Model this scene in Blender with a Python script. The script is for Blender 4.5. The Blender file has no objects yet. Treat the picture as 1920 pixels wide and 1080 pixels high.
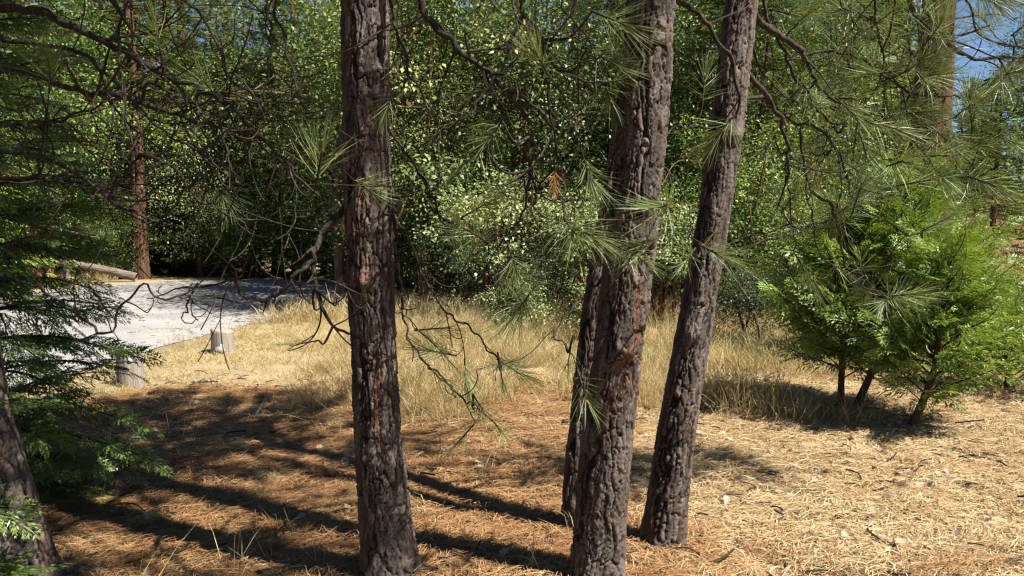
import bpy, math, random
import numpy as np
from mathutils import Vector, Matrix, Euler

R = math.radians
sc = bpy.context.scene
C = sc.collection

# ------------------------------------------------------------------ camera, light, exposure
CAM_H, FPX, HOR = 1.6, 1450.0, 430.0          # eye height, focal length and horizon row in photo pixels
PITCH = math.atan((540.0 - HOR) / FPX)
cam_d = bpy.data.cameras.new('camera'); cam = bpy.data.objects.new('camera', cam_d); C.objects.link(cam)
cam_d.sensor_width = 36.0; cam_d.lens = 36.0 * FPX / 1920.0
cam_d.clip_start = 0.05; cam_d.clip_end = 2000
cam.location = (0, 0, CAM_H); cam.rotation_euler = (R(90) - PITCH, 0, 0)
sc.camera = cam

SUN_EL = R(55)
SUN_H = Vector((0.90, -0.43, 0)).normalized()
SUN = Vector((SUN_H.x * math.cos(SUN_EL), SUN_H.y * math.cos(SUN_EL), math.sin(SUN_EL)))
w = bpy.data.worlds.new('World'); sc.world = w; w.use_nodes = True
nt = w.node_tree; nt.nodes.clear()
sky = nt.nodes.new('ShaderNodeTexSky'); sky.sky_type = 'NISHITA'; sky.sun_disc = False
sky.sun_elevation = SUN_EL; sky.sun_rotation = math.atan2(SUN_H.x, SUN_H.y)
sky.air_density = 1.0; sky.dust_density = 0.0; sky.ozone_density = 5.0; sky.altitude = 1500
bg = nt.nodes.new('ShaderNodeBackground'); bg.inputs['Strength'].default_value = 0.05
wo = nt.nodes.new('ShaderNodeOutputWorld')
nt.links.new(sky.outputs[0], bg.inputs[0]); nt.links.new(bg.outputs[0], wo.inputs[0])
sd = bpy.data.lights.new('sun', 'SUN'); sd.energy = 5.0; sd.angle = R(0.53); sd.color = (1.0, 0.95, 0.87)
so = bpy.data.objects.new('sun', sd); C.objects.link(so)
so.rotation_euler = (-SUN).to_track_quat('-Z', 'Y').to_euler(); so.location = SUN * 30
vs = sc.view_settings
sc.display_settings.display_device = 'sRGB'
vs.view_transform = 'Standard'; vs.look = 'None'; vs.exposure = 1.38; vs.gamma = 1.0; vs.use_curve_mapping = False
sc.render.film_transparent = False
cy = sc.cycles
cy.max_bounces = 5; cy.diffuse_bounces = 1; cy.glossy_bounces = 2; cy.transmission_bounces = 3; cy.transparent_max_bounces = 4
cy.caustics_reflective = False; cy.caustics_refractive = False
cy.use_denoising = True
cy.filter_width = 1.3

# ------------------------------------------------------------------ helpers
rng = np.random.default_rng(7)
random.seed(7)

def P(px, py, d):
    """photo pixel and distance along the ground (world y) -> world point"""
    u, v = (px - 960) / FPX, (540 - py) / FPX
    c, s = math.cos(PITCH), math.sin(PITCH)
    dy = c + v * s; dz = -s + v * c
    return np.array((u / dy * d, d, CAM_H + dz / dy * d))

def _hash(ix, iy, seed):
    n = (ix.astype(np.int64) * 374761393 + iy.astype(np.int64) * 668265263 + seed * 1442695041) & 0xffffffff
    n = ((n ^ (n >> 13)) * 1274126177) & 0xffffffff
    n = (n ^ (n >> 16)) & 0xffffffff
    n = (n * 2246822519) & 0xffffffff
    return ((n ^ (n >> 15)) & 0xffffff) / float(0x1000000)

def vnoise(x, y, seed=0):
    x = np.asarray(x, float); y = np.asarray(y, float)
    ix, iy = np.floor(x), np.floor(y); fx, fy = x - ix, y - iy
    fx = fx * fx * (3 - 2 * fx); fy = fy * fy * (3 - 2 * fy)
    a, b = _hash(ix, iy, seed), _hash(ix + 1, iy, seed)
    c, d = _hash(ix, iy + 1, seed), _hash(ix + 1, iy + 1, seed)
    return (a + (b - a) * fx) * (1 - fy) + (c + (d - c) * fx) * fy

def fbm(x, y, oct=4, seed=0):
    t, a, s = 0, 0.5, 0
    for i in range(oct):
        t = t + a * vnoise(x * 2 ** i, y * 2 ** i, seed + i * 17); s += a; a *= 0.5
    return t / s

def sstep(e0, e1, x):
    t = np.clip((x - e0) / (e1 - e0), 0, 1); return t * t * (3 - 2 * t)

ROAD = [(-4.9, 2.0), (-4.95, 5.0), (-4.9, 8.0), (-4.82, 10.0), (-4.6, 11.9), (-4.3, 13.2), (-3.4, 14.3), (-2.9, 16.0),
        (-2.8, 18.0), (-3.2, 20.5), (-4.6, 22.8), (-7.0, 24.2), (-9.5, 24.0), (-11.5, 22.0), (-12.4, 18.0), (-12.6, 12.0), (-12.6, 2.0)]

def in_road(x, y, grow=0.0):
    """signed distance to the road outline, negative inside"""
    x = np.asarray(x, float); y = np.asarray(y, float)
    inside = np.zeros(x.shape, bool); dist = np.full(x.shape, 1e9)
    n = len(ROAD)
    for i in range(n):
        x0, y0 = ROAD[i]; x1, y1 = ROAD[(i + 1) % n]
        cond = ((y0 > y) != (y1 > y)) & (x < (x1 - x0) * (y - y0) / (y1 - y0 + 1e-12) + x0)
        inside ^= cond
        dx, dy = x1 - x0, y1 - y0
        t = np.clip(((x - x0) * dx + (y - y0) * dy) / (dx * dx + dy * dy), 0, 1)
        dist = np.minimum(dist, np.hypot(x - x0 - t * dx, y - y0 - t * dy))
    return np.where(inside, -dist, dist)

def gz(x, y):
    """height of the ground"""
    x = np.asarray(x, float); y = np.asarray(y, float)
    z = sstep(0.5, 6.0, x - 0.1 * y) * (np.clip(y - 11, 0, 27) ** 1.25) * 0.045
    z = z + 0.02 * np.clip(y - 30, 0, 200) ** 1.1
    dr = in_road(x, y)
    soft = sstep(0.0, 0.8, dr)
    near = 1.0
    z = z + soft * ((fbm(x * 0.9, y * 0.9, 3, 5) - 0.5) * 0.12 + (fbm(x * 6, y * 6, 3, 9) - 0.5) * 0.035 * near)
    z = z + soft * 0.02
    for (bx, by, br) in [(-0.49, 3.32, .30), (0.36, 3.26, .30), (0.72, 3.72, .26), (-2.2, 3.35, .4)]:
        z = z + 0.035 * np.exp(-((x - bx) ** 2 + (y - by) ** 2) / (br * br))
    return z

def gz1(x, y): return float(gz(np.array([x]), np.array([y]))[0])

def build(name, V, faces, mats=(), parent=None, tint=None, mi=None, smooth=False, mesh_only=False, attrs=None):
    """faces: list of int arrays (n,3) or (n,4)"""
    V = np.asarray(V, np.float32)
    faces = [np.asarray(f, np.int32) for f in faces if len(f)]
    me = bpy.data.meshes.new(name)
    loops = np.concatenate([f.ravel() for f in faces])
    counts = np.concatenate([np.full(len(f), f.shape[1], np.int32) for f in faces])
    starts = np.concatenate(([0], np.cumsum(counts)[:-1])).astype(np.int32)
    me.vertices.add(len(V)); me.vertices.foreach_set('co', V.ravel())
    me.loops.add(len(loops)); me.loops.foreach_set('vertex_index', loops)
    me.polygons.add(len(counts)); me.polygons.foreach_set('loop_start', starts); me.polygons.foreach_set('loop_total', counts)
    if mi is not None: me.polygons.foreach_set('material_index', np.asarray(mi, np.int32))
    if smooth: me.polygons.foreach_set('use_smooth', np.ones(len(counts), bool))
    for m in mats: me.materials.append(m)
    if tint is not None:
        a = me.attributes.new('tint', 'FLOAT', 'POINT'); a.data.foreach_set('value', np.asarray(tint, np.float32))
    for k, v in (attrs or {}).items():
        a = me.attributes.new(k, 'FLOAT', 'POINT'); a.data.foreach_set('value', np.asarray(v, np.float32))
    me.update(calc_edges=True)
    if mesh_only: return me
    return link(name, me, parent)

def link(name, me, parent=None):
    o = bpy.data.objects.new(name, me); C.objects.link(o)
    if parent is not None: o.parent = parent
    return o

def tag(o, label=None, cat=None, group=None, kind=None):
    if label: o['label'] = label
    if cat: o['category'] = cat
    if group: o['group'] = group
    if kind: o['kind'] = kind
    return o

def empty(name, loc, label=None, cat=None, group=None):
    o = bpy.data.objects.new(name, None); C.objects.link(o); o.location = [float(a) for a in loc]; o.empty_display_size = .2
    return tag(o, label, cat, group)

class Acc:
    """collects pieces of one mesh"""
    def __init__(s): s.v = []; s.f3 = []; s.f4 = []; s.t = []; s.n = 0; s.m3 = []; s.m4 = []
    def add(s, V, F, tint=0.5, mat=0):
        V = np.asarray(V, float); F = np.asarray(F)
        if len(F) == 0: return
        s.v.append(V); s.t.append(np.broadcast_to(np.asarray(tint, float), (len(V),)).copy())
        if F.shape[1] == 3: s.f3.append(F + s.n); s.m3.append(np.full(len(F), mat))
        else: s.f4.append(F + s.n); s.m4.append(np.full(len(F), mat))
        s.n += len(V)
    def build(s, name, mats, parent=None, smooth=False, mesh_only=False, offset=None):
        V = np.concatenate(s.v); fs = []; mi = []
        if offset is not None: V = V - np.asarray(offset)
        if s.f3: fs.append(np.concatenate(s.f3)); mi.append(np.concatenate(s.m3))
        if s.f4: fs.append(np.concatenate(s.f4)); mi.append(np.concatenate(s.m4))
        return build(name, V, fs, mats, parent, np.concatenate(s.t), np.concatenate(mi), smooth, mesh_only)

def unit(a):
    a = np.asarray(a, float); return a / (np.linalg.norm(a, axis=-1, keepdims=True) + 1e-12)

def smooth_path(pts, n):
    """Catmull-Rom through the points, n samples"""
    p = np.asarray(pts, float)
    if len(p) == 2: t = np.linspace(0, 1, n)[:, None]; return p[0] * (1 - t) + p[1] * t
    q = np.vstack([2 * p[0] - p[1], p, 2 * p[-1] - p[-2]])
    seg = np.linalg.norm(np.diff(p, axis=0), axis=1); cum = np.concatenate(([0], np.cumsum(seg)))
    s = np.linspace(0, cum[-1], n); i = np.clip(np.searchsorted(cum, s, 'right') - 1, 0, len(p) - 2)
    t = ((s - cum[i]) / (seg[i] + 1e-9))[:, None]
    a, b, c, d = q[i], q[i + 1], q[i + 2], q[i + 3]
    return 0.5 * ((2 * b) + (c - a) * t + (2 * a - 5 * b + 4 * c - d) * t * t + (3 * b - a - 3 * c + d) * t ** 3)

def tube(path, rad, k=6, rough=0.0, r_=None):
    path = np.asarray(path, float); n = len(path); rad = np.broadcast_to(np.asarray(rad, float), (n,))
    T = unit(np.gradient(path, axis=0)); up = np.array((0.13, 0.21, 0.97)) if abs(T[0, 2]) < 0.9 else np.array((1.0, .1, 0))
    N = unit(np.cross(T, up)); B = np.cross(T, N)
    a = np.linspace(0, 2 * math.pi, k, endpoint=False)
    rr = rad[:, None] * (1 + (rough * (r_ or rng).uniform(-1, 1, (n, k)) if rough else 0)) * np.ones((n, k))
    V = path[:, None, :] + rr[..., None] * (np.cos(a)[None, :, None] * N[:, None, :] + np.sin(a)[None, :, None] * B[:, None, :])
    i, j = np.meshgrid(np.arange(n - 1), np.arange(k), indexing='ij')
    F = np.stack([i * k + j, i * k + (j + 1) % k, (i + 1) * k + (j + 1) % k, (i + 1) * k + j], -1).reshape(-1, 4)
    return V.reshape(-1, 3), F

def leaves(pos, axis, nrm, L, W, fold=0.18):
    """rhombic leaves, one folded quad each"""
    n = len(pos); axis = unit(axis); side = unit(np.cross(nrm, axis)); nn = np.cross(axis, side)
    L = np.broadcast_to(L, (n,))[:, None]; W = np.broadcast_to(W, (n,))[:, None]
    mid = pos + axis * L * 0.5
    V = np.stack([pos, mid + side * W * .5 + nn * W * fold, pos + axis * L - nn * L * 0.12, mid - side * W * .5 + nn * W * fold], 1).reshape(-1, 3)
    b = np.arange(n)[:, None] * 4
    return V, b + np.array([[0, 1, 2, 3]])

def frame_mat(loc, d, up=(0, 0, 1), s=1.0, roll=0.0):
    x = Vector(d).normalized(); z = Vector(up)
    if abs(x.dot(z.normalized())) > 0.98: z = Vector((0.3, 1, 0))
    y = z.cross(x).normalized(); z = x.cross(y)
    m = Matrix((x, y, z)).transposed().to_4x4()
    m = Matrix.Translation(Vector(loc)) @ m @ Matrix.Rotation(roll, 4, 'X') @ Matrix.Scale(s, 4)
    return m

def place(name, me, parent, loc, d, s=1.0, roll=0.0, up=(0, 0, 1)):
    """loc and d in the parent's space"""
    o = link(name, me, parent); o.matrix_local = frame_mat(loc, d, up, s, roll); return o

# ------------------------------------------------------------------ materials
def newmat(name):
    m = bpy.data.materials.new(name); m.use_nodes = True; t = m.node_tree; t.nodes.clear()
    return m, t, t.nodes.new('ShaderNodeOutputMaterial')

def N(t, typ, ins=None, **kw):
    n = t.nodes.new(typ)
    for k, v in kw.items(): setattr(n, k, v)
    for k, v in (ins or {}).items():
        if hasattr(v, 'is_linked') or isinstance(v, bpy.types.NodeSocket): t.links.new(v, n.inputs[k])
        else: n.inputs[k].default_value = v
    return n

def ramp(t, fac, stops):
    r = t.nodes.new('ShaderNodeValToRGB'); t.links.new(fac, r.inputs[0]); e = r.color_ramp.elements
    while len(e) > 1: e.remove(e[-1])
    e[0].position = stops[0][0]; e[0].color = (*stops[0][1], 1)
    for p, c in stops[1:]:
        x = e.new(p); x.color = (*c, 1)
    return r.outputs[0]

def leafmat(name, stops, trans=0.3, rough=0.5, spec=0.4, noise=0.35, scale=3.0):
    m, t, out = newmat(name)
    at = N(t, 'ShaderNodeAttribute', attribute_name='tint')
    oi = N(t, 'ShaderNodeObjectInfo'); tc = N(t, 'ShaderNodeTexCoord')
    no = N(t, 'ShaderNodeTexNoise', {'Vector': tc.outputs['Object'], 'Scale': scale, 'Detail': 2.0})
    a = N(t, 'ShaderNodeMath', {0: no.outputs[0], 1: 0.5}, operation='SUBTRACT')
    b = N(t, 'ShaderNodeMath', {0: a.outputs[0], 1: noise * 2, 2: at.outputs['Fac']}, operation='MULTIPLY_ADD')
    c = N(t, 'ShaderNodeMath', {0: oi.outputs['Random'], 1: 0.20, 2: b.outputs[0]}, operation='MULTIPLY_ADD')
    col = ramp(t, c.outputs[0], stops)
    p = N(t, 'ShaderNodeBsdfPrincipled', {'Base Color': col, 'Roughness': rough, 'Specular IOR Level': spec})
    hs = N(t, 'ShaderNodeHueSaturation', {'Color': col, 'Hue': 0.48, 'Saturation': 1.15, 'Value': 1.25})
    tr = N(t, 'ShaderNodeBsdfTranslucent', {'Color': hs.outputs[0]})
    mx = N(t, 'ShaderNodeMixShader', {0: trans, 1: p.outputs[0], 2: tr.outputs[0]})
    t.links.new(mx.outputs[0], out.inputs[0]); return m

def woodmat(name, stops, scale=40.0, bump=0.4, rough=0.9, stretch=(1, 1, .25), dist=0.004):
    m, t, out = newmat(name)
    tc = N(t, 'ShaderNodeTexCoord'); mp = N(t, 'ShaderNodeMapping', {'Vector': tc.outputs['Object'], 'Scale': stretch})
    no = N(t, 'ShaderNodeTexNoise', {'Vector': mp.outputs[0], 'Scale': scale, 'Detail': 5.0, 'Roughness': .65})
    col = ramp(t, no.outputs[0], stops)
    bp = N(t, 'ShaderNodeBump', {'Height': no.outputs[0], 'Strength': bump, 'Distance': dist})
    p = N(t, 'ShaderNodeBsdfPrincipled', {'Base Color': col, 'Roughness': rough, 'Specular IOR Level': 0.2, 'Normal': bp.outputs[0]})
    t.links.new(p.outputs[0], out.inputs[0]); return m

M = {}
M['pine_needle'] = leafmat('pine_needle', [(0.0, (0.055, 0.085, 0.026)), (0.45, (0.129, 0.179, 0.055)), (0.8, (0.211, 0.264, 0.092)), (1.0, (0.349, 0.328, 0.111))], .22, .45, .45, .25)
M['dead_needle'] = leafmat('dead_needle', [(0.0, (.20, .085, .030)), (0.6, (.36, .17, .06)), (1.0, (.45, .26, .11))], .15, .6, .3)
M['cedar'] = leafmat('cedar_foliage', [(0.0, (0.036, 0.074, 0.013)), (0.45, (0.092, 0.158, 0.026)), (0.8, (0.166, 0.238, 0.044)), (1.0, (0.265, 0.304, 0.061))], .16, .42, .5, .3)
M['sapling'] = leafmat('sapling_foliage', [(0.0, (0.070, 0.127, 0.023)), (0.45, (0.162, 0.253, 0.048)), (0.8, (0.253, 0.355, 0.076)), (1.0, (0.394, 0.431, 0.127))], .22, .42, .5, .3)
M['oak'] = leafmat('oak_leaf', [(0.0, (0.039, 0.066, 0.017)), (0.45, (0.099, 0.146, 0.040)), (0.8, (0.172, 0.228, 0.071)), (1.0, (0.292, 0.304, 0.095))], .13, .5, .3, .4, 1.2)
M['bright'] = leafmat('bright_leaf', [(0.0, (0.041, 0.085, 0.014)), (0.45, (0.094, 0.158, 0.031)), (0.8, (0.157, 0.238, 0.051)), (1.0, (0.284, 0.297, 0.068))], .15, .5, .3, .4, 1.5)
M['manzanita'] = leafmat('manzanita_leaf', [(0.0, (0.072, 0.106, 0.035)), (0.45, (0.165, 0.217, 0.077)), (0.8, (0.256, 0.314, 0.116)), (1.0, (0.384, 0.384, 0.131))], .12, .45, .45, .35, 2.0)
M['dark'] = leafmat('shade_leaf', [(0.0, (.016, .032, .010)), (0.5, (.035, .060, .018)), (1.0, (.08, .10, .03))], .08, .5, .4, .3, 1.5)  # near-black leaf colour standing in for deep shade
M['far_pine'] = leafmat('far_needle', [(0.0, (0.025, 0.047, 0.014)), (0.45, (0.065, 0.111, 0.032)), (0.8, (0.115, 0.166, 0.054)), (1.0, (0.211, 0.221, 0.081))], .10, .5, .4, .4, .8)
M['dry_grass'] = leafmat('dry_grass', [(0.0, (0.250, 0.171, 0.074)), (0.4, (0.399, 0.306, 0.133)), (0.8, (0.515, 0.424, 0.212)), (1.0, (0.598, 0.522, 0.304))], .3, .6, .3, .3, 1.0)
M['green_sprout'] = leafmat('green_sprout', [(0.0, (.05, .09, .03)), (1.0, (.20, .24, .08))], .3, .5, .4)
M['litter'] = leafmat('needle_litter', [(0.0, (0.189, 0.099, 0.039)), (0.35, (0.339, 0.208, 0.094)), (0.7, (0.490, 0.353, 0.177)), (1.0, (0.622, 0.520, 0.320))], .05, .65, .3, .35, 1.0)
M['litter_red'] = leafmat('red_needle_litter', [(0.0, (0.114, 0.047, 0.017)), (0.4, (0.228, 0.110, 0.042)), (0.8, (0.342, 0.196, 0.084)), (1.0, (0.424, 0.281, 0.134))], .05, .65, .3, .3, 1.0)
M['dead_leaf'] = leafmat('dead_leaf', [(0.0, (0.133, 0.078, 0.038)), (0.5, (0.306, 0.235, 0.154)), (1.0, (0.479, 0.404, 0.307))], .1, .7, .3)
M['branch'] = woodmat('branch_bark', [(0.3, (.014, .011, .009)), (0.5, (.036, .028, .021)), (0.75, (.105, .082, .062))], 60)
M['branch_dry'] = woodmat('bare_twig', [(0.3, (.10, .085, .070)), (0.7, (.26, .22, .18))], 60)
M['red_stem'] = woodmat('manzanita_stem', [(0.3, (0.078, 0.024, 0.016)), (0.7, (0.180, 0.071, 0.044))], 25, .2, .5)
M['far_trunk'] = woodmat('far_trunk', [(0.3, (.055, .036, .024)), (0.55, (.17, .10, .062)), (0.8, (.30, .19, .125))], 9, 1.0, .95, (1, 1, .18), .05)
M['red_trunk'] = woodmat('cedar_trunk', [(0.35, (0.017, 0.009, 0.006)), (0.5, (0.086, 0.043, 0.026)), (0.75, (0.149, 0.085, 0.057))], 8, 1.0, .95, (1, 1, .07), .07)
M['post'] = woodmat('weathered_post', [(0.3, (0.112, 0.092, 0.072)), (0.5, (0.272, 0.232, 0.188)), (0.8, (0.400, 0.352, 0.296))], 45, .8, .9, (1, 1, .06), .008)
M['log'] = woodmat('weathered_log', [(0.3, (.07, .055, .045)), (0.55, (.20, .165, .135)), (0.75, (.30, .255, .215))], 14, 1.0, .9, (.12, 1, 1), .05)

def barkmat(name, dark=1.0):
    m, t, out = newmat(name)
    h = N(t, 'ShaderNodeAttribute', attribute_name='tint'); pl = N(t, 'ShaderNodeAttribute', attribute_name='plate'); fl = N(t, 'ShaderNodeAttribute', attribute_name='flake')
    tc = N(t, 'ShaderNodeTexCoord')
    n1 = N(t, 'ShaderNodeTexNoise', {'Vector': tc.outputs['Object'], 'Scale': 90.0, 'Detail': 6.0, 'Roughness': .7})
    n2 = N(t, 'ShaderNodeTexNoise', {'Vector': tc.outputs['Object'], 'Scale': 3.0, 'Detail': 3.0})
    d = dark
    top = ramp(t, pl.outputs['Fac'], [(0, (.060 * d, .044 * d, .036 * d)), (.35, (.115 * d, .090 * d, .074 * d)), (.7, (.20 * d, .158 * d, .132 * d)), (1, (.27 * d, .222 * d, .188 * d))])
    grain = N(t, 'ShaderNodeMixRGB', {0: .55, 1: top, 2: ramp(t, n1.outputs[0], [(.3, (.35, .32, .3)), (.6, (1, 1, 1))])}, blend_type='MULTIPLY')
    fis = N(t, 'ShaderNodeMixRGB', {0: ramp(t, h.outputs['Fac'], [(.16, (0, 0, 0)), (.40, (1, 1, 1))]), 1: (.020 * d, .013 * d, .010 * d, 1), 2: grain.outputs[0]})
    a = N(t, 'ShaderNodeMath', {0: fl.outputs['Fac'], 1: n2.outputs[0]}, operation='MULTIPLY')
    org = N(t, 'ShaderNodeMixRGB', {0: ramp(t, a.outputs[0], [(.30, (0, 0, 0)), (.52, (.65, .65, .65))]), 1: fis.outputs[0], 2: (.27 * d, .115 * d, .058 * d, 1)})
    bp = N(t, 'ShaderNodeBump', {'Height': n1.outputs[0], 'Strength': .7, 'Distance': .004})
    p = N(t, 'ShaderNodeBsdfPrincipled', {'Base Color': org.outputs[0], 'Roughness': .85, 'Specular IOR Level': .25, 'Normal': bp.outputs[0]})
    t.links.new(p.outputs[0], out.inputs[0]); return m
M['bark'] = barkmat('pine_bark', .66)

def groundmat():
    m, t, out = newmat('forest_floor')
    g = N(t, 'ShaderNodeNewGeometry'); sp = N(t, 'ShaderNodeSeparateXYZ', {0: g.outputs['Position']})
    n1 = N(t, 'ShaderNodeTexNoise', {'Vector': g.outputs['Position'], 'Scale': 55.0, 'Detail': 6.0, 'Roughness': .75})
    n2 = N(t, 'ShaderNodeTexNoise', {'Vector': g.outputs['Position'], 'Scale': 1.3, 'Detail': 4.0})
    mp = N(t, 'ShaderNodeMapping', {'Vector': g.outputs['Position'], 'Rotation': (0, 0, .35), 'Scale': (1, .22, 1)})
    n3 = N(t, 'ShaderNodeTexNoise', {'Vector': mp.outputs[0], 'Scale': 45.0, 'Detail': 4.0, 'Roughness': .7, 'Distortion': .8})
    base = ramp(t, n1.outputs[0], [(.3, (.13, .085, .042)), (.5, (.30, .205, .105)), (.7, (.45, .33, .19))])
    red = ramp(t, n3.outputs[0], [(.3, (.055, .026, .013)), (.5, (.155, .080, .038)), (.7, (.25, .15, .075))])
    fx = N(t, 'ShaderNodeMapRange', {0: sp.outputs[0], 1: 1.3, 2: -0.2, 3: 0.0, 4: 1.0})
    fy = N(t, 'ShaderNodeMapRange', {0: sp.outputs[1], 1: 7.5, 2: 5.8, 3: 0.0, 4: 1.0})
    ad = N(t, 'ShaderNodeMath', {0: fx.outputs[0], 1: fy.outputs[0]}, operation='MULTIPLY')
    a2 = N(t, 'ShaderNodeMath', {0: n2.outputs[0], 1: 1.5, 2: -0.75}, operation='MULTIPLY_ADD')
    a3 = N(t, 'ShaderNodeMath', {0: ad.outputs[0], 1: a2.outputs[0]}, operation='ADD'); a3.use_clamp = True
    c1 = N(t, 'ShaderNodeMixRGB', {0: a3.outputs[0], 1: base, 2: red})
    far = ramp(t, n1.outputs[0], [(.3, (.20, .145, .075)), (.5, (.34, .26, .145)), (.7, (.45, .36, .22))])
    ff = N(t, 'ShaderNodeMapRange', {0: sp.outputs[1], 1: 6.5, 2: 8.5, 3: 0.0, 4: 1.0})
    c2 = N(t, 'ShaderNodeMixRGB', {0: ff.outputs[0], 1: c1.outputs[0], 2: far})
    n4 = N(t, 'ShaderNodeTexNoise', {'Vector': g.outputs['Position'], 'Scale': .35, 'Detail': 5.0})
    gm = ramp(t, n4.outputs[0], [(.55, (0, 0, 0)), (.7, (.55, .55, .55))])
    c3 = N(t, 'ShaderNodeMixRGB', {0: gm, 1: c2.outputs[0], 2: (.13, .12, .05, 1)})
    bp = N(t, 'ShaderNodeBump', {'Height': n1.outputs[0], 'Strength': 1.0, 'Distance': .02})
    p = N(t, 'ShaderNodeBsdfPrincipled', {'Base Color': c3.outputs[0], 'Roughness': .95, 'Specular IOR Level': .1, 'Normal': bp.outputs[0]})
    t.links.new(p.outputs[0], out.inputs[0]); return m
M['ground'] = groundmat()

def roadmat():
    m, t, out = newmat('pale_gravel_asphalt')
    g = N(t, 'ShaderNodeNewGeometry')
    n1 = N(t, 'ShaderNodeTexNoise', {'Vector': g.outputs['Position'], 'Scale': 60.0, 'Detail': 5.0, 'Roughness': .8})
    n2 = N(t, 'ShaderNodeTexNoise', {'Vector': g.outputs['Position'], 'Scale': 1.1, 'Detail': 4.0})
    a = ramp(t, n1.outputs[0], [(.3, (.24, .228, .212)), (.7, (.38, .362, .34))])
    n5 = N(t, 'ShaderNodeTexVoronoi', {'Vector': N(t, 'ShaderNodeMixRGB', {0: .12, 1: g.outputs['Position'], 2: n1.outputs[1]}).outputs[0], 'Scale': .55}, feature='DISTANCE_TO_EDGE')
    crk = ramp(t, n5.outputs[0], [(0, (.45, .45, .45)), (.012, (1, 1, 1))])
    b = N(t, 'ShaderNodeMixRGB', {0: 1.0, 1: crk, 2: ramp(t, n2.outputs[0], [(.3, (.74, .73, .73)), (.7, (1, 1, 1))])}, blend_type='MULTIPLY').outputs[0]
    c = N(t, 'ShaderNodeMixRGB', {0: 1.0, 1: a, 2: b}, blend_type='MULTIPLY')
    bp = N(t, 'ShaderNodeBump', {'Height': n1.outputs[0], 'Strength': .6, 'Distance': .01})
    p = N(t, 'ShaderNodeBsdfPrincipled', {'Base Color': c.outputs[0], 'Roughness': .9, 'Specular IOR Level': .2, 'Normal': bp.outputs[0]})
    t.links.new(p.outputs[0], out.inputs[0]); return m
M['road'] = roadmat()
m, t, o_ = newmat('reflector_white'); p_ = N(t, 'ShaderNodeBsdfPrincipled', {'Base Color': (.75, .72, .68, 1), 'Roughness': .35}); t.links.new(p_.outputs[0], o_.inputs[0]); M['disc'] = m
m, t, o_ = newmat('dark_soil_gap'); p_ = N(t, 'ShaderNodeBsdfPrincipled', {'Base Color': (.12, .08, .05, 1), 'Roughness': 1.0}); t.links.new(p_.outputs[0], o_.inputs[0]); M['soil'] = m

# ------------------------------------------------------------------ ground and road
def axis_coords(lo, hi, c0, c1, fine, grow):
    a = list(np.arange(c0, c1, fine)); s = fine
    while a[-1] < hi: s *= grow; a.append(a[-1] + s)
    s = fine
    while a[0] > lo: s *= grow; a.insert(0, a[0] - s)
    return np.array(a)
gx = axis_coords(-400, 400, -3.2, 3.4, .035, 1.09)
gy = axis_coords(-60, 500, 2.6, 8.5, .035, 1.07)
X, Y = np.meshgrid(gx, gy, indexing='ij'); Z = gz(X, Y)
i, j = np.meshgrid(np.arange(len(gx) - 1), np.arange(len(gy) - 1), indexing='ij'); ny = len(gy)
F = np.stack([i * ny + j, (i + 1) * ny + j, (i + 1) * ny + j + 1, i * ny + j + 1], -1).reshape(-1, 4)
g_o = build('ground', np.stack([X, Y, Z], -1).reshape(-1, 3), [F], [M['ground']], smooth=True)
tag(g_o, 'dry forest floor of straw coloured litter and pine needles', None, None, 'structure')

def build_road():
    n = 160
    pts = smooth_path([(x, y, 0) for x, y in ROAD + [ROAD[0]]], n)[:-1]
    nrm = unit(np.stack([np.gradient(pts[:, 1]), -np.gradient(pts[:, 0]), np.zeros(len(pts))], -1))
    pts += nrm * (vnoise(np.arange(len(pts)) * .9, np.zeros(len(pts)), 3)[:, None] - .5) * .16
    k = len(pts); cx = pts.mean(0)
    V = []; rings = [1.0, .985, .7, .35]
    for q, rr in enumerate(rings):
        ring = cx + (pts - cx) * rr; ring[:, 2] = 0.012 if q == 0 else 0.024; V.append(ring)
    V.append(cx[None] + (0, 0, .024))
    V = np.concatenate(V); F = []
    for q in range(3):
        a = np.arange(k); F.append(np.stack([q * k + a, q * k + (a + 1) % k, (q + 1) * k + (a + 1) % k, (q + 1) * k + a], -1))
    a = np.arange(k); F3 = np.stack([3 * k + a, 3 * k + (a + 1) % k, np.full(k, 4 * k)], -1)
    F3b = F3
    o = build('road', V, [F3b, np.concatenate(F)], [M['road']]); tag(o, 'pale grey road loop curving away at the left', None, None, 'structure')
build_road()

# ------------------------------------------------------------------ bark trunks of the near pines
def cell(u, v, per, seed):
    """Voronoi F1, F2, id and vertical offset over (u,v); u wraps at per cells"""
    iu, iv = np.floor(u), np.floor(v); f1 = np.full(u.shape, 9.); f2 = np.full(u.shape, 9.); idv = np.zeros(u.shape); off = np.zeros(u.shape)
    for du in (-1, 0, 1):
        for dv in (-1, 0, 1):
            cu, cv = iu + du, iv + dv; w = np.mod(cu, per)
            jx, jy, hid = _hash(w, cv, seed), _hash(w, cv, seed + 1), _hash(w, cv, seed + 2)
            d = np.hypot(cu + .15 + .7 * jx - u, cv + .15 + .7 * jy - v)
            nearer = d < f1
            f2 = np.where(nearer, f1, np.minimum(f2, d)); idv = np.where(nearer, hid, idv); off = np.where(nearer, v - (cv + .15 + .7 * jy), off); f1 = np.where(nearer, d, f1)
    return f1, f2, idv, off

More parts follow.
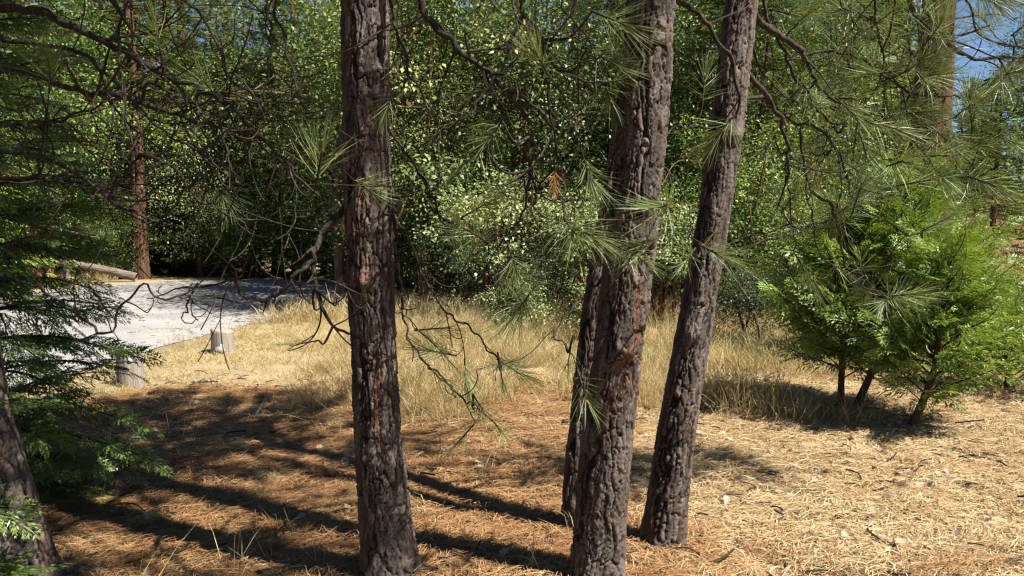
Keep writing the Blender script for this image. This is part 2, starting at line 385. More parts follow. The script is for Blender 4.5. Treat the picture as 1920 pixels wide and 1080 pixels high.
def bark_trunk(name, pts, parent, seed, nth=170, dz=0.0055, depth=0.012, top=9.0, scars=()):
    """pts: list of (px, py, width_px, distance) from base to top; parent an Empty"""
    C0 = np.array([P(a, b, d) for a, b, w_, d in pts]); r0 = np.array([w_ * d / FPX / 2 for a, b, w_, d in pts])
    order = np.argsort(C0[:, 2]); C0, r0 = C0[order], r0[order]
    gb = gz1(C0[0, 0], C0[0, 1])
    # extend down and up
    s = (C0[1] - C0[0]) / max(C0[1, 2] - C0[0, 2], 1e-3)
    lo = C0[0] + s * (gb - .12 - C0[0, 2]) if C0[0, 2] > gb - .12 else C0[0]
    if C0[0, 2] > gb - .1: C0 = np.vstack([lo, C0]); r0 = np.concatenate(([r0[0] * 1.08], r0))
    lean = (C0[-1] - C0[-3]) / max(C0[-1, 2] - C0[-3, 2], 1e-3)
    zt = C0[-1, 2]; ext = []; er = []
    for q in (0.25, .5, .75, 1.0):
        z = zt + (top - zt) * q; hh = z - zt; k = hh - hh * hh / (2 * (top - zt)) * .9
        ext.append((C0[-1, 0] + lean[0] * k, C0[-1, 1] + lean[1] * k, z)); er.append(r0[-1] * (1 - .88 * q))
    C0 = np.vstack([C0, ext]); r0 = np.concatenate([r0, er])
    zs = np.concatenate([np.arange(C0[0, 2], 2.95, dz), np.arange(2.95, top, .12), [top]])
    def smooth_interp(z, v):
        return np.interp(z, C0[:, 2], v)
    zz = np.linspace(C0[0, 2], top, 260)
    def sm(v, z, wdt=9):
        a = np.interp(zz, C0[:, 2], v); k = np.ones(wdt) / wdt
        a = np.convolve(np.pad(a, wdt // 2, mode='edge'), k, 'valid'); return np.interp(z, zz, a)
    cx, cy_, rr = sm(C0[:, 0], zs), sm(C0[:, 1], zs), sm(r0, zs)
    hb = zs - gb
    rr = rr * (1 + 0.12 * np.exp(-np.clip(hb, 0, 9) / .12))
    th = np.linspace(.5 * math.pi, 2.5 * math.pi, nth, endpoint=False)
    TH, ZZ = np.meshgrid(th, zs); RR = np.broadcast_to(rr[:, None], TH.shape)
    rm = float(np.mean(r0[:4])); circ = 2 * math.pi * rm
    per1 = max(6, round(circ / .031)); per2 = max(10, round(circ / .020))
    cosT, sinT = np.cos(TH), np.sin(TH)
    CX, SX = cosT * rm, sinT * rm
    wu = (fbm(CX * 9 + 7, ZZ * 7 + SX * 9, 3, seed + 3) - .5); wv = (fbm(CX * 11 + 30, ZZ * 9 + SX * 11, 3, seed + 8) - .5)
    ru = (fbm(CX * 60 + 7, ZZ * 60 + SX * 60, 3, seed + 13) - .5); rv = (fbm(CX * 60 + 57, ZZ * 60 + SX * 60, 3, seed + 18) - .5)
    f1, f2, id1, o1 = cell(TH / (2 * math.pi) * per1 + wu * 1.8 + ru * .55, ZZ / .105 + wv * 1.6 + rv * .35, per1, seed)
    g1, g2, id2, o2 = cell(TH / (2 * math.pi) * per2 + wu * 3.0 + ru * .8, ZZ / .048 + wv * 2.5 + rv * .8, per2, seed + 50)
    per3 = per2 * 2; h1, h2, id3, o3 = cell(TH / (2 * math.pi) * per3 + wu * 3 + ru, ZZ / .013 + wv * 3 + rv, per3, seed + 90)
    cw = .05 + .16 * vnoise(CX * 14 + 3, ZZ * 5 + SX * 14, seed + 12)
    crack = sstep(.0, 1.0, (f2 - f1) / cw); w2 = vnoise(CX * 10 + 9, ZZ * 7 + SX * 10, seed + 14); c2 = 1 - sstep(.14, .0, g2 - g1) * sstep(.25, .6, w2); c3 = sstep(.0, .2, h2 - h1)
    fine_ = fbm(CX * 150 + 90, ZZ * 150 + SX * 150, 4, seed + 61) - .5
    nf = fbm(TH * rm * 15 + wu * 1.2, ZZ * 2.4 + wv, 3, seed + 71); fur = sstep(.0, .055, np.abs(nf - .5)); nf2 = fbm(TH * rm * 34 + wu * 1.5 + 20, ZZ * 5 + wv, 2, seed + 75); fur2 = sstep(.0, .05, np.abs(nf2 - .5))
    plate = .62 + .20 * (id1 - .5) + .16 * (id2 - .5) - .10 * np.clip(o1, -1, 1) - .08 * np.clip(o2, -1, 1) + .06 * (id3 - .5) * c3
    hgt = np.clip((crack * (plate - .14 * (1 - c2)) + .12 * (1 - crack)) * (.15 + .85 * fur) * (.62 + .38 * fur2) + .30 * fine_ * (.4 + .6 * crack), 0, 1.1)
    disp = depth * .95 * (hgt * 2 - 1.2)
    edge = np.exp(-((f2 - f1) / cw - 1.0) ** 2 * 3) + .6 * (1 - c2)
    flake = np.clip(.75 * edge * (.4 + id2) + .5 * (id3 > .86) + .25, 0, 1) * sstep(.38, .72, vnoise(CX * 13 + 5, ZZ * 4.5 + SX * 13, seed + 31))
    for (tang, zc, ht, wd, kind) in scars:       # bumps, knots and peeled strips
        da = (TH - tang + math.pi) % (2 * math.pi) - math.pi
        g = np.exp(-(da / wd) ** 2 - ((ZZ - zc) / ht) ** 2)
        if kind == 'knot': disp = disp + g * .03
        if kind == 'hollow': disp = disp - g * .02
        if kind == 'peel': disp = disp - g * .008 + g * .005 * np.sin(TH * 55 + 3 * wu) * c3; flake = np.clip(flake + g * 1.2 - .2 * g, 0, 1.4)
        if kind == 'knot': flake = np.clip(flake + g * .5, 0, 1.2)
    fz = sstep(3.2, 2.9, ZZ) * .85 + .15
    Rr = RR + disp * fz + 0.009 * (vnoise(CX * 8 + 4, ZZ * 3.0 + SX * 8, seed + 77) - .5) 
    Rr = Rr * (1 + .13 * np.exp(-np.clip(ZZ - gb, 0, 9) / .09) * (np.cos(TH * 5 + seed) + .6 * np.cos(TH * 3 + 2 * seed)))
    V = np.stack([cx[:, None] + Rr * cosT, cy_[:, None] + Rr * sinT, ZZ], -1).reshape(-1, 3) - np.array(parent.location)
    n = len(zs); i, j = np.meshgrid(np.arange(n - 1), np.arange(nth), indexing='ij')
    F = np.stack([i * nth + j, i * nth + (j + 1) % nth, (i + 1) * nth + (j + 1) % nth, (i + 1) * nth + j], -1).reshape(-1, 4)
    o = build('trunk', V, [F], [M['bark']], parent, tint=np.clip(hgt, 0, 1).ravel(), smooth=True,
              attrs={'plate': np.clip(.6 * id1 + .4 * id2, 0, 1).ravel(), 'flake': flake.ravel()})
    def axis(z): return np.array((np.interp(z, zs, cx), np.interp(z, zs, cy_), z)), float(np.interp(z, zs, rr))
    return axis

T1 = [(738, 1120, 112, 3.295), (733, 1070, 104, 3.304), (727, 1012, 100, 3.314), (717, 900, 96, 3.342), (706, 800, 90, 3.342), (702, 700, 86, 3.342), (697, 600, 85, 3.342), (695, 500, 85, 3.342), (691, 400, 84, 3.342), (688, 300, 88, 3.342), (686, 200, 88, 3.342), (685, 100, 86, 3.342), (685, 0, 86, 3.342)]
T2 = [(1116, 1140, 103, 3.266), (1119, 1070, 101, 3.266), (1126, 960, 99, 3.266), (1134, 860, 99, 3.266), (1146, 760, 97, 3.266), (1161, 640, 94, 3.266), (1171, 560, 94, 3.266), (1180, 480, 92, 3.266), (1189, 380, 92, 3.266), (1200, 280, 92, 3.266), (1209, 180, 92, 3.266), (1216, 80, 91, 3.266), (1220, 0, 90, 3.266)]
T2B = [(1073, 1020, 44, 3.95), (1077, 900, 42, 3.95), (1089, 780, 39, 3.95), (1101, 650, 38, 3.95), (1116, 540, 36, 3.95), (1141, 400, 35, 3.95), (1171, 200, 32, 3.95), (1201, 0, 30, 3.95)]
T3 = [(1237, 1062, 92, 3.72), (1240, 1020, 84, 3.72), (1250, 950, 80, 3.72), (1262, 860, 76, 3.72), (1276, 760, 72, 3.72), (1294, 660, 68, 3.74), (1310, 560, 62, 3.76), (1325, 480, 58, 3.78), (1340, 400, 60, 3.8), (1354, 300, 62, 3.82), (1368, 200, 60, 3.84), (1380, 100, 60, 3.86), (1391, 0, 58, 3.88)]
TL = [(30, 1085, 150, 3.25), (15, 980, 120, 3.25), (-12, 880, 112, 3.25), (-30, 800, 106, 3.25), (-45, 720, 100, 3.25), (-58, 640, 96, 3.25), (-76, 500, 92, 3.25), (-88, 350, 88, 3.25), (-98, 200, 86, 3.25), (-103, 0, 84, 3.25)]

def pine_root(pts, label, group='pine trees with bare trunks in the foreground'):
    b = P(pts[0][0], pts[0][1], pts[0][3])
    return empty('pine_tree', (b[0], b[1], gz1(b[0], b[1])), label, 'pine tree', group)
pine1 = pine_root(T1, 'tall pine with grey brown bark, standing alone left of the twin trunks, lower trunk straight')
pine2 = pine_root(T2, 'thickest pine with black shaded left side and orange peeled bark patch halfway up')
pine2b = pine_root(T2B, 'slim dark pine trunk almost hidden behind the thickest pine')
pine3 = pine_root(T3, 'slender dark pine leaning to the right, rightmost of the foreground trunks')
pineL = pine_root(TL, 'leaning pine cut off by the left edge, its base in deep shade')
ax1 = bark_trunk('trunk', T1, pine1, 11, scars=[(4.6, 1.38, .05, .35, 'knot'), (5.4, 2.25, .04, .3, 'knot'), (3.3, 1.95, .07, .3, 'knot'), (5.0, .75, .35, .12, 'peel')], top=9.5)
ax2 = bark_trunk('trunk', T2, pine2, 23, nth=180, scars=[(5.25, 1.36, .16, .42, 'peel'), (5.2, 1.56, .035, .5, 'knot'), (5.1, 1.46, .05, .3, 'hollow'), (4.75, 1.10, .07, .5, 'knot'), (4.9, 1.0, .05, .5, 'hollow')], top=10.0, depth=.013)
ax2b = bark_trunk('trunk', T2B, pine2b, 37, nth=90, dz=.008, top=7.5)
ax3 = bark_trunk('trunk', T3, pine3, 41, nth=130, scars=[(5.0, 2.05, .05, .5, 'knot'), (4.5, 1.1, .05, .4, 'knot')], top=8.0, depth=.010)
axL = bark_trunk('trunk', TL, pineL, 53, nth=110, dz=.009, top=9.0)

# ------------------------------------------------------------------ needles, tufts, pine branches
def needle_set(n, stem, L, wdt, r_, spread=(.18, 1.2), bend=.55):
    """needles round a stem along +X of length stem; returns V,F(quads+tris merged as quads)"""
    s = stem * (1 - r_.random(n) ** 1.6); nc_ = max(5, n // 7); cl_ = r_.integers(0, nc_, n); phi = r_.uniform(0, 2 * math.pi, nc_)[cl_] + r_.normal(0, .28, n)
    ang = spread[0] + (spread[1] - spread[0]) * (1 - s / stem) ** .8 * r_.uniform(.7, 1.2, n) + r_.normal(0, .10, n)
    d = np.stack([np.cos(ang), np.sin(ang) * np.cos(phi), np.sin(ang) * np.sin(phi)], -1)
    base = np.stack([s, np.zeros(n), np.zeros(n)], -1)
    ll = L * r_.uniform(.72, 1.08, n)[:, None]
    bd = r_.normal(0, 1, (n, 3)) + unit(r_.normal(0, 1, 3)) * 1.1; bd -= (bd * d).sum(1, keepdims=True) * d; bd = unit(bd) * ll * bend * r_.uniform(0, 1, (n, 1)) * .5
    mid = base + d * ll * .55 + bd * .3; tip = base + d * ll + bd
    sd = unit(np.cross(d, r_.normal(0, 1, (n, 3)))) * wdt / 2
    V = np.stack([base + sd * .8, base - sd * .8, mid - sd, mid + sd, tip], 1).reshape(-1, 3)
    b = np.arange(n)[:, None] * 5
    return V, b + np.array([[0, 1, 2, 3]]), b + np.array([[3, 2, 4]])

def make_tuft(seed, n=120, stem=.11, L=.19, wdt=.0024, dead=False):
    r_ = np.random.default_rng(seed); a = Acc()
    V, q, t3 = needle_set(n, stem, L, wdt, r_)
    tn = np.repeat(np.clip(r_.normal(.42, .13, n), 0, .95), 5)
    if not dead: tn[: int(n * .06) * 5] = 1.0
    a.add(V, q, tn, 0); a.f3.append(t3); a.m3.append(np.zeros(len(t3)))
    tv, tf = tube(np.array([(-.03, 0, 0), (0.02, 0, 0), (stem, 0, 0)]), [.004, .004, .003], 5); a.add(tv, tf, .5, 1)
    bv, bf = tube(np.array([(stem, 0, 0), (stem + .008, 0, 0), (stem + .018, 0, 0)]), [.0045, .005, .001], 5); a.add(bv, bf, .5, 2)
    return a.build('needle_tuft', [M['dead_needle' if dead else 'pine_needle'], M['branch'], M['dead_needle']], mesh_only=True)
TUFTS = [make_tuft(100 + k, n=[46, 70, 95, 58, 84, 38][k], L=[.17, .19, .20, .16, .21, .18][k]) for k in range(6)]
SPARSE = [make_tuft(140 + k, n=34, L=.15) for k in range(2)]
DEADT = [make_tuft(150, n=90, L=.15, dead=True)]

def grow_twig(start, d, length, r_, up=.25, curl=.9, n=12):
    p = [np.array(start, float)]; d = unit(np.array(d, float)); h = length / n
    ax = unit(r_.normal(0, 1, 3)); c = curl * r_.uniform(-1, 1)
    for q in range(n):
        d = d + np.cross(ax, d) * c / n * 2 + np.array((0, 0, up * (2.2 * q / n - .75))) / n * 2 + r_.normal(0, .05, 3)
        d = unit(d); p.append(p[-1] + d * h)
    return np.array(p)

def pine_branch(owner, axis, px, d0, d1, w0, w1, attach=None, seed=0, twigs=6, tl=(.2, .5), tuft=.8, end_tuft=True, bare=0.0, tufts_pool=None, sc_=1.0):
    """px: list of (px,py); widths in photo pixels; attach: height on the trunk where it grows"""
    r_ = np.random.default_rng(seed + 900); n = len(px)
    pts = [P(a, b, d0 + (d1 - d0) * k / max(n - 1, 1)) for k, (a, b) in enumerate(px)]
    dm = (d0 + d1) / 2
    r0, r1 = w0 * d0 / FPX / 2, w1 * d1 / FPX / 2
    nm = len(pts)
    if attach is not None:
        A, ra = axis(attach); q = pts[0]; mid = A * .45 + q * .55 + np.array((0, 0, .08)); pts = [A, mid] + pts
    path = smooth_path(pts, max(14, len(pts) * 7)); path += np.stack([(vnoise(np.arange(len(path)) * .45, np.full(len(path), k * 9.), seed) - .5) * .022 for k in range(3)], -1)
    rad = np.linspace(r0 * (1.15 if attach is not None else 1), r1, len(path)) * (1 + .16 * (vnoise(np.arange(len(path)) * .8, np.zeros(len(path)), seed + 4) - .5))
    a = Acc(); off = np.array(owner.location)
    V, F = tube(path, rad, 8, .07, r_); a.add(V, F)
    tufts = []
    T = unit(np.gradient(path, axis=0))
    lo = int(len(path) * (.45 if attach is not None else .12))
    for k in range(twigs):
        i = int(r_.uniform(lo, len(path) - 2)); side = r_.normal(0, 1, 3); side -= side.dot(T[i]) * T[i]
        d = T[i] * r_.uniform(.3, 1.0) + unit(side) * .9; L = r_.uniform(*tl)
        tw = grow_twig(path[i], d, L, r_, up=.5, curl=1.3)
        rr = min(rad[i] * .6, .0065); V, F = tube(tw, np.linspace(rr, .0022, len(tw)), 5, .1, r_); a.add(V, F)
        if r_.random() > bare: tufts.append((tw[-1], tw[-1] - tw[-3]))
        if r_.random() < .55:
            j = int(len(tw) * .5); t2 = grow_twig(tw[j], (tw[j + 1] - tw[j]) + r_.normal(0, .6, 3) * .04, L * .5, r_, up=.6, curl=1.5, n=8)
            V, F = tube(t2, np.linspace(rr * .7, .002, len(t2)), 5); a.add(V, F)
            if r_.random() > bare: tufts.append((t2[-1], t2[-1] - t2[-3]))
    if end_tuft: tufts.append((path[-1], path[-1] - path[-4]))
    o = a.build('branch', [M['branch']], owner, smooth=True, offset=off)
    pool = tufts_pool or TUFTS
    for (tp, td) in tufts:
        if r_.random() > tuft and not (tp is path[-1]): continue
        dd = unit(td) + np.array((0, 0, .15)); place('needle_tuft', pool[int(r_.integers(len(pool)))], o, tp - off, dd, r_.uniform(.75, 1.08) * sc_, r_.uniform(0, 6))
    return o, path, off

def spot_tuft(br, px, py, d, dx, dy, dd=0.0, s=1.0, me=None, k=0, twig=True):
    """a tuft at a picked spot on a twig of branch br=(o,path,off); (dx,dy) its aim in the picture"""
    o, path, off = br; c = P(px, py, d); aim = P(px + dx, py + dy, d + dd) - c
    if twig:
        i = int(np.argmin(np.linalg.norm(path - c, axis=1))); a = path[i]
        mid = (a + c) / 2 + np.array((0, 0, -.04)); tw = smooth_path([a, mid, c - unit(aim) * .02, c], 14)
        V, F = tube(tw, np.linspace(.006, .0035, 14), 5); b = Acc(); b.add(V - off, F); b.build('twig', [M['branch']], o, smooth=True)
    place('needle_tuft', me or TUFTS[k % 6], o, c - off, aim, s, random.random() * 6)

# left side: boughs of the left edge pine, dark against the wood
Lb = []
Lb.append(pine_branch(pineL, axL, [(-20, 4), (70, 22), (130, 45), (200, 80), (260, 110), (310, 140), (360, 160), (420, 190), (450, 215), (480, 245), (520, 290), (560, 330), (600, 372)], 3.0, 2.7, 18.8, 3.6, 2.75, 1, twigs=20, tuft=.22, end_tuft=False, bare=0.87))
Lb.append(pine_branch(pineL, axL, [(-20, 124), (60, 142), (120, 160), (200, 180), (260, 190), (330, 215), (380, 230), (460, 240), (480, 255), (540, 310), (568, 350)], 2.9, 2.8, 15.0, 3.6, 2.3, 2, twigs=20, tuft=.22, end_tuft=False, bare=0.87))
Lb.append(pine_branch(pineL, axL, [(-20, 228), (40, 238), (100, 230), (150, 210), (195, 187)], 3.0, 2.9, 10.0, 3.6, 2.1, 3, twigs=9, tuft=.22, end_tuft=False, bare=0.82))
Lb.append(pine_branch(pineL, axL, [(215, 0), (228, 60), (231, 150), (235, 230), (250, 280), (262, 295), (300, 285), (320, 250), (325, 220)], 2.8, 2.7, 7.5, 3.6, 3.1, 4, twigs=6, tuft=.22, end_tuft=False, bare=0.92))
Lb.append(pine_branch(pine1, ax1, [(505, 0), (510, 60), (505, 130), (495, 190), (480, 225), (466, 243)], 3.0, 2.8, 6.2, 3.6, 3.0, 5, twigs=4, tuft=.22, end_tuft=False, bare=0.92))
Lb.append(pine_branch(pine1, ax1, [(515, 0), (530, 60), (545, 120), (560, 190), (575, 215), (615, 222)], 3.1, 2.9, 6.2, 3.6, 3.1, 6, twigs=4, tuft=.22, end_tuft=False, bare=0.92))
Lb.append(pine_branch(pineL, axL, [(470, -5), (485, 30), (487, 80), (470, 130), (450, 160), (440, 178)], 2.9, 2.8, 5.0, 2.4, 3.3, 7, twigs=3, tuft=.22, end_tuft=False, bare=0.92))
Lb.append(pine_branch(pineL, axL, [(340, -5), (380, 25), (410, 90), (435, 145), (470, 170), (500, 205), (560, 260), (610, 330)], 3.0, 2.9, 7.5, 2.4, 3.2, 8, twigs=9, tuft=.22, end_tuft=False, bare=0.92))
Lb.append(pine_branch(pineL, axL, [(262, 295), (300, 300), (340, 330), (370, 372), (420, 400), (470, 430)], 2.72, 2.7, 6.2, 2.4, None, 9, twigs=8, tuft=.22, end_tuft=False, bare=0.92))
Lb.append(pine_branch(pineL, axL, [(262, 296), (238, 320), (222, 345), (212, 372)], 2.72, 2.7, 5.0, 2.4, None, 10, twigs=3, tuft=.22, end_tuft=False, bare=0.92))
Lb.append(pine_branch(pineL, axL, [(266, 185), (270, 168), (290, 159), (320, 180), (345, 220), (375, 260), (400, 310), (430, 352)], 2.85, 2.75, 6.2, 2.4, None, 11, twigs=6, tuft=.22, end_tuft=False, bare=0.92))
Lb.append(pine_branch(pineL, axL, [(424, 236), (422, 262), (430, 310), (445, 340), (480, 352), (520, 350)], 2.8, 2.75, 5.0, 2.4, None, 12, twigs=4, tuft=.22, end_tuft=False, bare=0.92))
Lb.append(pine_branch(pineL, axL, [(250, 400), (300, 415), (360, 440), (400, 470), (435, 500), (442, 525), (440, 552)], 2.8, 2.9, 7.5, 3.6, 1.95, 13, twigs=6, tuft=.22, end_tuft=False, bare=0.92))
bL2 = pine_branch(pine1, ax1, [(645, 392), (612, 428), (592, 470), (590, 520), (598, 560), (622, 605), (650, 625)], 3.35, 3.0, 13.8, 4.8, 1.75, 14, twigs=9, tuft=.22, end_tuft=False, bare=0.92, tl=(.15, .35)); Lb.append(bL2)
Lb.append(pine_branch(pine1, ax1, [(592, 492), (565, 500), (545, 530), (510, 558), (470, 562), (448, 545), (440, 528), (400, 532), (340, 540), (290, 552)], 3.2, 2.9, 8.8, 2.4, None, 15, twigs=10, tuft=.22, end_tuft=False, bare=0.80, tl=(.06, .16), tufts_pool=SPARSE))
Lb.append(pine_branch(pineL, axL, [(195, 625), (215, 585), (240, 560), (278, 532), (286, 550), (310, 558), (328, 552), (350, 545), (365, 528)], 2.7, 2.8, 6.2, 3.6, 1.4, 16, twigs=6, tuft=.22, end_tuft=False, bare=0.92, tl=(.1, .25), tufts_pool=SPARSE))
Lb.append(pine_branch(pineL, axL, [(365, 528), (360, 560), (346, 585), (350, 600), (372, 602)], 2.8, 2.8, 4.4, 1.8, None, 17, twigs=2, tuft=.22, end_tuft=False, bare=0.92, tl=(.06, .12), tufts_pool=SPARSE))
Lb.append(pine_branch(pineL, axL, [(-20, 330), (60, 330), (140, 350), (220, 370), (300, 375)], 3.2, 3.1, 8.8, 2.4, 1.9, 18, twigs=10, tuft=.22, end_tuft=False, bare=0.82))
Lb.append(pine_branch(pineL, axL, [(-20, 60), (60, 80), (150, 100), (210, 150), (300, 240), (390, 300), (470, 400)], 3.3, 3.3, 8.8, 2.4, 2.6, 19, twigs=16, tuft=.22, end_tuft=False, bare=0.82))
spot_tuft(Lb[0], 300, 92, 2.8, -10, -60, -.05, .9, k=1); spot_tuft(Lb[3], 310, 118, 3.5, 72.0, -40, 0, .8, k=2)
spot_tuft(bL2, 590, 640, 3.0, -60, 10, -.1, .75, SPARSE[0])
# centre
Cb = []
cA = pine_branch(pine1, ax1, [(785, -5), (815, 45), (850, 80), (880, 105), (905, 125), (935, 152), (965, 175), (1000, 195), (1030, 230), (1042, 252)], 3.2, 3.0, 14.9, 5.8, 3.0, 20, twigs=8, bare=0.87); Cb.append(cA)
cB = pine_branch(pine1, ax1, [(945, 165), (975, 205), (995, 240), (996, 290), (990, 340), (982, 400), (960, 440), (955, 470)], 3.08, 3.0, 9.2, 3.4, None, 21, twigs=6, bare=0.87); Cb.append(cB)
cC = pine_branch(pine2, ax2, [(985, -5), (990, 30), (1005, 60), (1025, 100), (1045, 130), (1070, 143), (1110, 154), (1142, 156)], 3.1, 3.2, 9.2, 3.4, 3.2, 22, twigs=8, bare=0.77); Cb.append(cC)
Cb.append(pine_branch(pine2, ax2, [(978, 32), (958, 80), (948, 110), (935, 140), (900, 180), (880, 215), (850, 235), (800, 260)], 3.1, 3.0, 8.0, 3.4, None, 23, twigs=5, bare=0.95))
cD = pine_branch(pine1, ax1, [(735, -5), (745, 60), (760, 110), (775, 150), (800, 190), (830, 225), (850, 236)], 3.3, 3.1, 8.0, 3.4, 3.1, 24, twigs=6, bare=0.77); Cb.append(cD)
cE = pine_branch(pine2, ax2, [(1013, 75), (1015, 120), (1030, 180), (1040, 250), (1055, 340), (1062, 400)], 3.12, 3.0, 6.9, 3.4, None, 25, twigs=4, bare=0.67); Cb.append(cE)
Cb.append(pine_branch(pine2, ax2, [(1100, 154), (1102, 200), (1095, 250), (1093, 295)], 3.15, 3.1, 4.6, 2.3, None, 26, twigs=3, bare=0.87))
cF = pine_branch(pine1, ax1, [(738, 372), (738, 440), (752, 520), (756, 590), (770, 640), (798, 682)], 3.35, 3.1, 6.9, 3.4, 1.8, 27, twigs=6, bare=0.77, tl=(.12, .3), tufts_pool=SPARSE + TUFTS[:1]); Cb.append(cF)
cG = pine_branch(pine1, ax1, [(798, 682), (822, 700), (850, 730), (880, 755), (900, 768)], 3.1, 3.0, 4.6, 2.3, None, 28, twigs=4, bare=0.87, tl=(.1, .22), tufts_pool=SPARSE); Cb.append(cG)
cH = pine_branch(pine1, ax1, [(775, 470), (800, 530), (850, 600), (880, 615), (910, 650), (940, 678)], 3.2, 3.1, 4.6, 3.4, 1.65, 29, twigs=4, bare=0.67, tl=(.1, .25)); Cb.append(cH)
cI = pine_branch(pine2, ax2, [(1150, 500), (1110, 540), (1075, 580), (1040, 620), (1075, 670), (1090, 700)], 3.3, 3.1, 5.8, 2.3, 1.5, 30, twigs=3, bare=0.67, tl=(.1, .25), tufts_pool=SPARSE); Cb.append(cI)
cJ = pine_branch(pine1, ax1, [(730, 250), (790, 330), (830, 420), (870, 480), (930, 520)], 3.3, 3.1, 5.8, 2.3, 2.1, 31, twigs=5, bare=0.77); Cb.append(cJ)
Cb.append(pine_branch(pine2, ax2, [(1150, 215), (1100, 215), (1060, 222), (1040, 290)], 3.3, 3.2, 4.6, 2.3, 2.2, 32, twigs=3, bare=0.87))
Cb.append(pine_branch(pine2, ax2, [(1060, -5), (1075, 40), (1120, 110), (1135, 160)], 3.2, 3.2, 5.8, 2.3, 3.1, 33, twigs=4, bare=0.57))
spot_tuft(cE, 1062, 415, 2.9, 20, 30, -.1, 1.0, k=4); spot_tuft(cE, 1066, 424, 2.9, 50, 20, -.03, .95, k=2); spot_tuft(cC, 1120, 25, 2.95, 60, 25, -.05, 1.05, k=4)
spot_tuft(cC, 1110, 95, 2.95, 50, 30, 0, .9, k=1); spot_tuft(cB, 935, 235, 2.9, -30, 40, 0, .9, k=0); spot_tuft(cB, 900, 285, 2.9, -40, 30, 0, .9, k=3)
spot_tuft(cJ, 930, 515, 3.0, 60, 8, 0, .9, k=5); spot_tuft(cH, 935, 672, 3.0, 10, 60, 0, .85, SPARSE[1]); spot_tuft(cB, 1040, 320, 2.95, -2, 60, 0, .5, DEADT[0]); spot_tuft(cG, 890, 745, 3.0, 20, 30, -.1, .8, k=5)
spot_tuft(cI, 1072, 640, 3.05, -10, 60, 0, .8, SPARSE[0]); spot_tuft(cA, 880, 60, 3.0, 30, -20, 0, .8, k=0); spot_tuft(cC, 1045, 60, 3.0, 40, -50, 0, .9, k=3)
# right
Rb = []
rA = pine_branch(pine2, ax2, [(1268, -8), (1310, 25), (1335, 60), (1365, 100), (1380, 130), (1384, 180), (1374, 225)], 3.5, 3.6, 11, 5, 2.9, 40, twigs=2, bare=0.62, sc_=1.25); Rb.append(rA)
rB = pine_branch(pine3, ax3, [(1420, 30), (1450, 60), (1490, 85), (1510, 105), (1522, 140), (1535, 165), (1575, 192)], 3.88, 4.20, 13, 5, 2.75, 41, twigs=4, bare=0.32, sc_=1.25); Rb.append(rB)
rC = pine_branch(pine3, ax3, [(1408, 150), (1435, 175), (1460, 215), (1472, 250), (1478, 290), (1474, 345)], 3.88, 4.12, 11, 4, 2.38, 42, twigs=2, bare=0.42, sc_=1.25); Rb.append(rC)
rD = pine_branch(pine3, ax3, [(1440, 35), (1465, 80), (1485, 130), (1510, 180), (1530, 205), (1560, 228), (1590, 232), (1640, 225), (1680, 218)], 4.04, 4.44, 7, 3, 2.85, 43, twigs=6, bare=0.22, sc_=1.25); Rb.append(rD)
rE = pine_branch(pine3, ax3, [(1512, 100), (1560, 95), (1600, 105), (1640, 125), (1660, 145), (1700, 170), (1730, 182), (1790, 180), (1860, 150)], 4.12, 4.52, 6, 3, None, 44, twigs=6, bare=0.22, sc_=1.25); Rb.append(rE)
rF = pine_branch(pine3, ax3, [(1690, -20), (1725, 35), (1760, 60), (1790, 90), (1820, 110), (1880, 105), (1930, 110)], 4.28, 4.60, 12, 5, 3.25, 45, twigs=5, bare=0.27, sc_=1.25); Rb.append(rF)
rG = pine_branch(pine3, ax3, [(1640, -10), (1640, 50), (1655, 100), (1668, 135), (1705, 178)], 4.20, 4.44, 6, 3, 3.15, 46, twigs=4, bare=0.27, sc_=1.25); Rb.append(rG)
rH = pine_branch(pine3, ax3, [(1675, -10), (1665, 70), (1655, 110), (1655, 180)], 4.12, 4.36, 5, 3, 3.2, 47, twigs=3, bare=0.27, sc_=1.25); Rb.append(rH)
rI = pine_branch(pine3, ax3, [(1805, -10), (1830, 50), (1860, 75), (1930, 92)], 4.36, 4.60, 6, 3, 3.4, 48, twigs=4, bare=0.22, sc_=1.25); Rb.append(rI)
rJ = pine_branch(pine3, ax3, [(1480, 225), (1530, 235), (1560, 262), (1582, 310), (1592, 360), (1625, 392), (1660, 412), (1700, 440), (1730, 437)], 4.20, 4.52, 6, 3, 2.2, 49, twigs=5, bare=0.32, sc_=1.25); Rb.append(rJ)
rK = pine_branch(pine3, ax3, [(1640, 225), (1690, 245), (1720, 270), (1745, 300), (1765, 325), (1800, 332)], 4.40, 4.60, 5, 3, None, 50, twigs=5, bare=0.22, sc_=1.25); Rb.append(rK)
rL = pine_branch(pine3, ax3, [(1475, 300), (1480, 360), (1486, 420), (1494, 490)], 4.12, 4.28, 4, 2, None, 51, twigs=1, bare=0.52, sc_=1.25); Rb.append(rL)
rM = pine_branch(pine3, ax3, [(1500, 240), (1510, 330), (1525, 420), (1540, 480), (1566, 502)], 4.20, 4.36, 5, 2, None, 52, twigs=2, bare=0.52, sc_=1.25); Rb.append(rM)
rN = pine_branch(pine3, ax3, [(1520, 350), (1560, 390), (1572, 430), (1577, 470), (1595, 510), (1622, 540), (1668, 556)], 4.28, 4.52, 6, 3, None, 53, twigs=3, bare=0.32, sc_=1.25); Rb.append(rN)
rO = pine_branch(pine3, ax3, [(1385, 470), (1420, 458), (1455, 445), (1510, 425), (1560, 410)], 4.04, 4.20, 5, 3, 1.55, 54, twigs=3, bare=0.32, sc_=1.25); Rb.append(rO)
rP = pine_branch(pine2, ax2, [(1240, 250), (1270, 238), (1320, 240), (1348, 243)], 3.45, 3.5, 6, 3, 2.0, 55, twigs=1, bare=0.42, sc_=1.25); Rb.append(rP)
